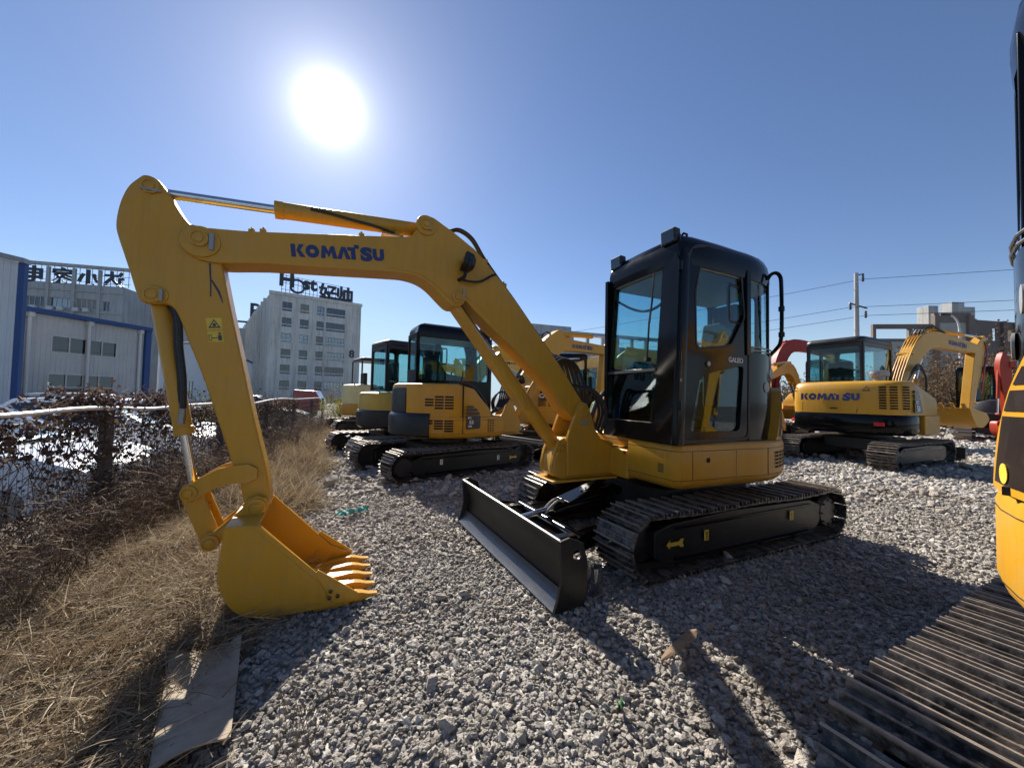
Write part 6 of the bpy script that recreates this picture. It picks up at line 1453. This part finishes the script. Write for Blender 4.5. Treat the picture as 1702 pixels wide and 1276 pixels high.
# --- long grey shed with two window bands
sh = thing('shed', 'grey corrugated shed with blue eaves, two window bands and downpipes', 'shed', (0, 0, -.3))
A, B = (-36.6, 26.5), (-35.5, 36.9)
w, A3, u, n, W = corrugated(sh, A, B, 0, lambda t: 7.3, [(3.6, 8.2, 4.4, 5.75, (4, 1)), (3.5, 8.1, 0.6, 2.75, (4, 2))], 'sheetmetal', inset=.02)
g = G(); p0, p1 = A3 - u * .3, A3 + u * (W + .4); g.loft([[p - n * .2 + UP * 7.25, p + n * .45 + UP * 7.25, p + n * .45 + UP * 7.6, p - n * .2 + UP * 7.65] for p in (p0, p1)]); obj('eaves', g, 'bluetrim', sh)
for x in (2.2, 5.95, 10.0):
    g = G(); p = A3 + u * x + n * .18; g.tube([p + UP * 7.2, p + UP * .1], .11, 8); g.cbox(p + UP * 7.1, (.35, .35, .35)); obj('downpipe', g, 'frame', sh)
g = G(); p = A3 + u * .2 + n * .15; g.tube([p + UP * 4.0, p + u * 1.2 + UP * 4.0, p + u * 1.45 + UP * 3.85, p + u * 1.5 + UP * 3.6, p + u * 1.5 + UP * .1], .08, 8); obj('conduit', g, 'frame', sh)
g = G(); g.cbox(A3 + u * (W + .25) + UP * 3.7, (.5, .5, 7.4), Matrix.Rotation(math.atan2(u.y, u.x), 3, 'Z')); obj('corner_trim', g, 'bluetrim', sh)
plainwall(sh, B, (-46, 38.5), 0, 7.3, 'sheetmetal', 'end_wall')
g = G(); g.add([A3 + UP * 7.5, A3 + u * W + UP * 7.5, A3 + u * W - n * 11 + UP * 9.2, A3 - n * 11 + UP * 9.2], [(0, 1, 2, 3), (3, 2, 1, 0)]); obj('roof', g, 'grey', sh)
# --- factory block behind with a roof sign seen from the back
fb = thing('factory_block', 'grey factory block with open rooftop sign behind the shed', 'building', (0, 0, -.3))
A, B = (-104, 70.2), (-78.2, 76.5)
wins = [(x, x + 3.4, z, z + 1.9, (4, 1)) for x in (10.8, 14.9, 19.0 - .1) for z in (17.2, 13.3, 9.4)] + [(23.3, 24.4, z, z + 1.9, (2, 1)) for z in (17.0, 13.3)]
wins = [w_ for w_ in wins if w_[1] < 26.3]
w, A3, u, n, W = wall_with_windows(fb, 'wall', A, B, 0, 22, wins, 'greyb', .5, inset=.3)
plainwall(fb, B, (-83, 96), 0, 22, 'greyb', 'side_wall')
for x in (10.2, 14.55, 18.6, 22.7):
    g = G(); g.cbox(A3 + u * x + UP * 12.5 + n * .1, (.5, .4, 25.0), Matrix.Rotation(math.atan2(u.y, u.x), 3, 'Z')); obj('pilaster', g, 'greyb', fb)
for z in (16.4, 12.5, 20.5): g = G(); g.loft([[p + UP * z, p + n * .25 + UP * z, p + n * .25 + UP * (z + .3), p + UP * (z + .3)] for p in (A3, A3 + u * W)]); obj('ledge', g, 'greyb', fb)
g = G(); p0, p1 = A3 + UP * 25.2, A3 + u * (W + 1) + UP * 25.2; g.loft([[p - n * .3, p + n * .3, p + n * .3 + UP * .6, p - n * .3 + UP * .6] for p in (p0, p1)]); obj('sign_top_beam', g, 'greyb', fb)
for i, ch in enumerate('电家小达'):
    o = A3 + u * (12.0 + 4.15 * i + (.4 if i else 0)) + UP * 23.4 - n * .1; g_ = text_g(ch, 2.35, .3, .03); obj('sign_character', place(g_, o, -u, UP), 'signdark', fb, ang=0)
g = G()
for i in range(18): p = A3 + u * (10.2 + i * 1.0) - n * .25; g.cyl(p + UP * 21.9, p + UP * 25.3, .05, 5)
for z in (22.6, 24.0): g.cyl(A3 + u * 10 - n * .25 + UP * z, A3 + u * 27.5 - n * .25 + UP * z, .05, 5)
obj('sign_frame', g, 'signdark', fb)
for x in (11.2, 12.8, 15.4, 17.0, 19.4, 21.0):
    for z in (16.55, 12.65):
        g = G(); g.cbox(A3 + u * x + UP * (z + .35) + n * .5, (.95, .5, .7), Matrix.Rotation(math.atan2(u.y, u.x), 3, 'Z')); obj('air_conditioner', g, 'frame', fb)
# --- tall block with the rooftop name
hb = thing('office_block', 'tall pale six storey block with dark letters on its roof', 'building', (0, 0, -.3))
A, B, Cc = (-60.0, 94.0), (-42.5, 106.7), (-105, 149)
W = math.hypot(B[0] - A[0], B[1] - A[1]); k = W / 152.0
wins = []
for i in range(6):
    zb = 22.3 - i * 3.95
    for a, b, mw, hh in ((19, 34, 2, 2.1), (47, 61, 2, 2.1), (74, 86, 2, 2.1), (90, 123, 6, 2.1)): wins.append((a * k, b * k, zb - .2, zb + hh, (mw, 2)))
w, A3, u, n, W = wall_with_windows(hb, 'wall', A, B, 0, 26, wins, 'concrete', .4, inset=.25, frame='framed')
for a in (13, 41, 68, 88, 127, 146):
    g = G(); g.cbox(A3 + u * (a * k) + UP * 13 + n * .06, (.25, .2, 26), Matrix.Rotation(math.atan2(u.y, u.x), 3, 'Z')); obj('pilaster', g, 'concrete', hb)
for i in range(1, 7): g = G(); z = 25.6 - i * 3.95 + .9; g.loft([[p + UP * z, p + n * .12 + UP * z, p + n * .12 + UP * (z + .25), p + UP * (z + .25)] for p in (A3, A3 + u * W)]); obj('floor_band', g, 'concrete', hb)
g = G(); g.loft([[p + UP * 25.9, p + n * .3 + UP * 25.9, p + n * .3 + UP * 26.7, p - n * .5 + UP * 26.7, p - n * .5 + UP * 25.9] for p in (A3 - u * .2, A3 + u * (W + .2))]); obj('parapet', g, 'concrete', hb)
ls = math.hypot(Cc[0] - A[0], Cc[1] - A[1])
w2, A4, u4, n4, W4 = wall_with_windows(hb, 'side_wall', Cc, A, 0, 26, [(W4_, W4_ + 2.6, z, z + 2.3, (2, 2)) for W4_ in [3 + 5.2 * i for i in range(12)] for z in (2.5, 6.5, 10.4, 14.4, 18.3, 22.2)], 'concrete', .4, inset=.25, frame='framed')
for i in range(13): g = G(); g.cbox(A4 + u4 * (1.6 + 5.2 * i) + UP * 13 + n4 * .25, (.7, .7, 26), Matrix.Rotation(math.atan2(u4.y, u4.x), 3, 'Z')); obj('pilaster', g, 'concrete', hb)
plainwall(hb, B, (-88, 162), 0, 26, 'concrete', 'end_wall')
g = G(); g.add([(A[0], A[1], 25.8), (B[0], B[1], 25.8), (-88, 162, 25.8), (Cc[0], Cc[1], 25.8)], [(0, 1, 2, 3), (3, 2, 1, 0)]); obj('roof', g, 'grey', hb)
sg = 26.5
letters(hb, 'H', 3.3, A3 + u * (24 * k) + UP * (sg + 3.6), u, UP, 'signdark', .4, .045, name='sign_letter')
ring = lambda a0, a1: [(3.0 * .62 * math.cos(R(a)), 2.0 * .95 * math.sin(R(a))) for a in np.linspace(a0, a1, 14)] + [(2.2 * .62 * math.cos(R(a)), 1.45 * .95 * math.sin(R(a))) for a in np.linspace(a1, a0, 14)]
for a0, a1 in ((18, 165), (195, 345)): g = G(); g.panel(ring(a0, a1), [], (A3 + u * (41 * k) + UP * (sg + 2.3), u, UP), .4); obj('sign_letter', g, 'signdark', hb)
letters(hb, 'st', 3.1, A3 + u * (61 * k) + UP * (sg + 3.2), u, UP, 'signdark', .4, .04, name='sign_letter')
letters(hb, '好', 3.2, A3 + u * (91 * k) + UP * (sg + 1.9), u, UP, 'signdark', .4, .03, name='sign_letter')
letters(hb, '帅', 3.2, A3 + u * (121 * k) + UP * (sg + 1.9), u, UP, 'signdark', .4, .03, name='sign_letter')
g = G()
for i in range(19): p = A3 + u * ((17 + i * 6.3) * k) - n * .5; g.cyl(p + UP * 26, p + UP * (31.5 - i * .12), .07, 5)
for z in (27.6, 29.3, 31.2): g.cyl(A3 + u * (16 * k) - n * .5 + UP * z, A3 + u * (131 * k) - n * .5 + UP * (z - .6), .06, 5)
obj('sign_frame', g, 'signdark', hb)
letters(hb, '8', 2.0, A3 + u * (137 * k) + UP * 12.6 + n * .05, u, UP, 'signdark', .1, .03, name='block_number')
g = G()
for a in (84, 96, 104, 110, 118, 127, 133): g.cbox(A3 + u * (a * k) + UP * 27.0 - n * 1.5, (1.2, 1.0, 1.4))
obj('roof_plant', g, 'grey', hb)
# --- lower block further back with part of a name
rb = thing('office_block', 'distant grey block with a partly hidden roof name left of the tall block', 'building', (0, 0, -.3))
plainwall(rb, (-112, 128), (-84, 140), 0, 24, 'greyb'); plainwall(rb, (-84, 140), (-90, 160), 0, 24, 'greyb', 'side_wall')
u = Vector((28, 12, 0)).normalized(); letters(rb, 'Ro', 5.2, Vector((-89.5, 137, 30.4)), u, UP, 'signdark', .4, .02, name='sign_letter')
g = G(); g.tube([(-112, 128, 26.3), (-84, 140, 26.3)], .35, 6); g.tube([(-85, 139.5, 23), (-85, 139.5, 28)], .4, 6); g.tube([(-100, 133, 23), (-100, 133, 26.3)], .3, 6); obj('roof_rail', g, 'signdark', rb)
# --- white gabled house with blue edge
wh = thing('warehouse', 'white gabled warehouse with blue roof edge behind the arm', 'building', (0, 0, -.3))
A, B = (-44.5, 48.5), (-51.5, 76)
w, A3, u, n, W = wall_with_windows(wh, 'wall', A, B, 0, 7.3, [(3.2, 4.8, 4.0, 5.4, (4, 1)), (1.0, 3.2, .4, 3.0, (3, 2)), (5.6, 7.9, .4, 3.0, (3, 2)), (16.5, 18, 4.1, 5.4, (2, 1)), (20.5, 22.2, 4.1, 5.4, (2, 1)), (20.5, 22.2, .9, 2.3, (2, 1)), (16.5, 18, .9, 2.3, (2, 1))], 'sheetlight', .2, inset=.1)
g = G(); g.panel([(0, 7.3), (W, 7.3), (W * .42, 9.2)], [], (A3, u, UP), .2); obj('gable', g, 'sheetlight', wh)
g = G(); g.tube([A3 + UP * 7.4 + n * .1, A3 + u * (W * .42) + UP * 9.35 + n * .1, A3 + u * W + UP * 7.35 + n * .1], .14, 6); obj('roof_edge', g, 'bluetrim', wh)
plainwall(wh, B, (-62, 80), 0, 7.3, 'sheetlight', 'end_wall')
# --- grey block with an open parapet behind the cab
cb = thing('parapet_block', 'long grey block with open parapet frame behind the front cab', 'building', (0, 0, -.3))
A, B, Cc = (3.7, 74.2), (11.7, 77.1), (60, 94)
wall_with_windows(cb, 'stair_tower', A, B, 0, 16, [(1.4, 2.6, 11.5, 14.2, (2, 1)), (5.8, 7.2, 12.8, 14.6, (2, 1))], 'greyb', .4); plainwall(cb, (-1.5, 80), A, 0, 16, 'greyb', 'side_wall')
w, A3, u, n, W = wall_with_windows(cb, 'wall', B, Cc, 0, 12.3, [(2 + 5 * i, 5.2 + 5 * i, z, z + 2, (3, 1)) for i in range(9) for z in (3, 7.4)], 'greyb', .4)
g = G(); g.panel([(0, 12.3), (W, 12.3), (W, 15.2), (0, 15.2)], [[(.6 + 3.6 * i, 12.6), (3.6 + 3.6 * i, 12.6), (3.6 + 3.6 * i, 14.5), (.6 + 3.6 * i, 14.5)] for i in range(13)], (A3, u, UP), .5); obj('open_parapet', g, 'greyb', cb)
# --- brown block at the right
bb = thing('brown_block', 'brown concrete block with open roof parapets and plant boxes at right', 'building', (0, 0, -.3)); bb.scale = (1, 1, 1.1)
A, B, Cc, D = (58.0, 71.5), (66.5, 63.2), (69.5, 60.3), (102, 66)
Lc = Vector((65.4, 69.5, 0))
w, A3, u, n, W = wall_with_windows(bb, 'left_wing', (63.0, 67.0), (72.5, 65.8), 0, 11.5, [(1 + 3 * i, 3 + 3 * i, 3, 5, (2, 1)) for i in range(3)], 'tan', .4)
g = G(); g.panel([(0, 11.5), (W, 11.5), (W, 14.3), (0, 14.3)], [[(.5, 12.0), (5.6, 12.0), (5.6, 13.6), (.5, 13.6)], [(6.2, 12.0), (W - .4, 12.0), (W - .4, 13.6), (6.2, 13.6)]], (A3, u, UP), .5); obj('open_parapet', g, 'brownwall', bb)
w, A3, u, n, W = wall_with_windows(bb, 'corner_tower', (72.5, 65.8), (77.4, 65.0), 0, 15.4, [(1.0, W - 1.0, z, z + 2, (3, 1)) for z in (3, 7)] if False else [(1.0, 4.0, 3, 5, (3, 1)), (1.0, 4.0, 7, 9, (3, 1))], 'tan', .4)
g = G(); g.panel([(-.2, 14.5), (W + .2, 14.5), (W + .2, 16), (-.2, 16)], [], (A3 + n * .15, u, UP), .6); obj('tower_cap', g, 'brownwall', bb)
for x in (0, W): g = G(); g.cbox(A3 + u * x + UP * 7.8 + n * .1, (.8, .7, 15.6)); obj('pilaster', g, 'brownwall', bb)
w, A3, u, n, W = wall_with_windows(bb, 'right_wing', (77.4, 65.0), (112, 71), 0, 11.2, [(1.2 + 2.9 * i, 2.7 + 2.9 * i, 3 if False else 5.6, 9.0, (2, 2)) for i in range(11)], 'brownwall', .4)
g = G(); g.panel([(0, 11.2), (W, 11.2), (W, 15.0), (0, 15.0)], [[(5.2 + 2.9 * i, 11.9), (6.6 + 2.9 * i, 11.9), (6.6 + 2.9 * i, 13.9), (5.2 + 2.9 * i, 13.9)] for i in range(10)], (A3, u, UP), .5); obj('open_parapet', g, 'brownwall', bb)
for i in range(12): g = G(); g.cbox(A3 + u * (4.45 + 2.9 * i if i else .6) + UP * 7.5 + n * .2, (.6, .6, 15)); obj('pilaster', g, 'brownwall', bb)
for x, y, w_, h_ in ((74.2, 67.5, 1.7, 17.6), (79.2, 68, 2.2, 18.4), (83.0, 69.5, 2.0, 18.0)): g = G(); g.box((x - w_ / 2, y, 14), (x + w_ / 2, y + 2, h_)); obj('plant_box', g, 'greyb', bb, .05)
# --- utility pole with three wires, and a street lamp
up_ = thing('utility_pole', 'concrete utility pole carrying three wires behind the right excavator', 'pole', (28.1, 31.3, -.3))
g = G(); g.tube([(0, 0, 0), (0, 0, 12.4)], [.22, .14], 12); obj('pole', g, 'greyb', up_)
ins = [(.55, 0, 11.9), (-.5, 0, 9.55), (.75, 0, 8.9)]
g = G(); g.tube([(0, 0, 12.2), (.62, 0, 12.35)], .05, 6); g.tube([(-.6, 0, 9.9), (.85, 0, 9.5)], .06, 6); obj('cross_arm', g, 'signdark', up_)
for p in ins: g = G(); g.lathe([(.05, 0), (.11, .12), (.05, .2), (.11, .32), (.05, .4), (.10, .5), (.03, .6)], Vector(p) - Vector((0, 0, .2)), (0, 0, 1), 10); obj('insulator', g, 'signdark', up_)
for k, p in enumerate(ins):
    for end in ((-38, 34, p[2] - 2.2 - .3 * k), (70, -26, p[2] + 1.0)):
        q = []
        for i in range(25): t = i / 24; q.append(Vector((p[0] + (end[0] - p[0]) * t, p[1] + (end[1] - p[1]) * t, p[2] + (end[2] - p[2]) * t - .9 * 4 * t * (1 - t) * .5)))
        g = G(); g.tube(q, .018, 5, False); obj('wire', g, 'signdark', up_)
sl = thing('street_lamp', 'grey street lamp in front of the brown block', 'street lamp', (37.6, 32.2, -.3))
g = G(); g.tube(catmull([(0, 0, 0), (0, 0, 6), (-.05, 0, 8.2), (-.35, 0, 9.0), (-.9, 0, 9.35)], 5), [.10] * 10 + [.07] * 11, 8); obj('pole', g, 'frame', sl)
g = G(); g.loft([[(x, y * w_, 9.3 + z) for y, z in ((-1, 0), (-.7, .13), (.7, .13), (1, 0), (.7, -.08), (-.7, -.08))] for x, w_ in ((-.8, .08), (-1.1, .20), (-1.5, .18), (-1.65, .08))]); obj('lamp_head', g, 'signdark', sl, ang=50)

# ------------------------------------------------------------------ trees and shrubs
def crown_leaf(seed, mat):
    random.seed(seed); g = G()
    for _ in range(16):
        o = Vector((random.gauss(0, .16), random.gauss(0, .16), random.gauss(0, .14))); e = Matrix.Rotation(random.uniform(0, 6.28), 3, 'Z') @ Matrix.Rotation(random.uniform(-1.4, 1.4), 3, 'X'); L = random.uniform(.05, .11)
        g.add([o + e @ Vector(a) for a in ((0, 0, 0), (.45 * L, .5 * L, .1 * L), (0, L, -.15 * L), (-.45 * L, .5 * L, .1 * L))], [(0, 1, 2), (0, 2, 3)])
    return mesh('leaf_clump', g, mat, 0)
CL = {m: [crown_leaf(40 + i, m) for i in range(5)] for m in ('autumn', 'leafy')}
def tree(name, label, loc, h, r, mat='autumn', n=420, seed=1, cat='tree', group='brown autumn trees behind the yard', trunk=.12, low=.35):
    random.seed(seed); root = thing(name, label, cat, loc, random.uniform(0, 6), group)
    g = G(); tips = []
    g.tube([(0, 0, 0), (random.gauss(0, .05), random.gauss(0, .05), h * .3), (random.gauss(0, .12), random.gauss(0, .12), h * .62)], [trunk, trunk * .75, trunk * .4], 8, False)
    for k in range(11):
        a = random.uniform(0, 6.28); z0 = h * random.uniform(.18, .55); L = r * random.uniform(.6, 1.1); p = Vector((0, 0, z0)); q = p + Vector((math.cos(a) * L, math.sin(a) * L, h * random.uniform(.10, .40))); m_ = (p + q) / 2 + Vector((0, 0, .1 * h))
        g.tube([p, m_, q], [trunk * .4, trunk * .25, trunk * .08], 5, False); tips.append(q); tips.append(m_)
    obj('trunk', g, 'bark', root)
    pts = []
    for _ in range(n):
        t = random.choice(tips); s = r * .33; pts.append((t.x + random.gauss(0, s), t.y + random.gauss(0, s), max(h * low * .5, t.z + random.gauss(0, s * .9))))
    o = joined('crown', pts, [(random.uniform(0, 6.28), random.uniform(0, 6.28), random.uniform(0, 6.28)) for _ in pts], [random.uniform(.7, 1.6) * r * .5 for _ in pts], [random.randrange(5) for _ in pts], CL[mat], mat, root)
    return root
spots = [(19.5, 17.0, 2.9, 1.6), (22.5, 17.8, 4.0, 1.9), (25.0, 19.4, 4.2, 2.0), (27.8, 20.2, 4.3, 2.0), (17.4, 18.4, 2.5, 1.4), (31.2, 22.0, 4.6, 2.2), (14.2, 20.5, 2.5, 1.5), (23.8, 23.5, 4.5, 2.0)]
TL = ['brown autumn tree behind the arm of the right excavator, left of the dark machine', 'brown autumn tree straight above the dark excavator', 'brown autumn tree just left of the orange arm', 'brown autumn tree behind the orange upright arm', 'brown autumn tree showing under the boom of the right excavator', 'brown autumn tree between the orange arm and the right edge', 'brown autumn tree beside the cab of the right excavator', 'brown autumn tree furthest back, before the brown block']
for i, (x, y, h, r) in enumerate(spots):
    tree('autumn_tree', TL[i], (x, y, 0), h, r, seed=60 + i, n=380)
tree('shrub', 'yellow green shrub by the far end of the fence', (-6.35, 14.2, 0), 1.35, .55, 'leafy', 240, 77, 'shrub', None, .025, .1)
tree('shrub', 'small green bush behind the fence beyond the arm', (-8.6, 11.2, -.3), 1.5, .6, 'leafy', 160, 78, 'shrub', None, .025, .1)
tree('shrub', 'brown leggy bush at the end of the verge beside the pale excavator', (-6.9, 15.6, 0), 1.5, .7, 'autumn', 220, 79, 'shrub', None, .025, .1)
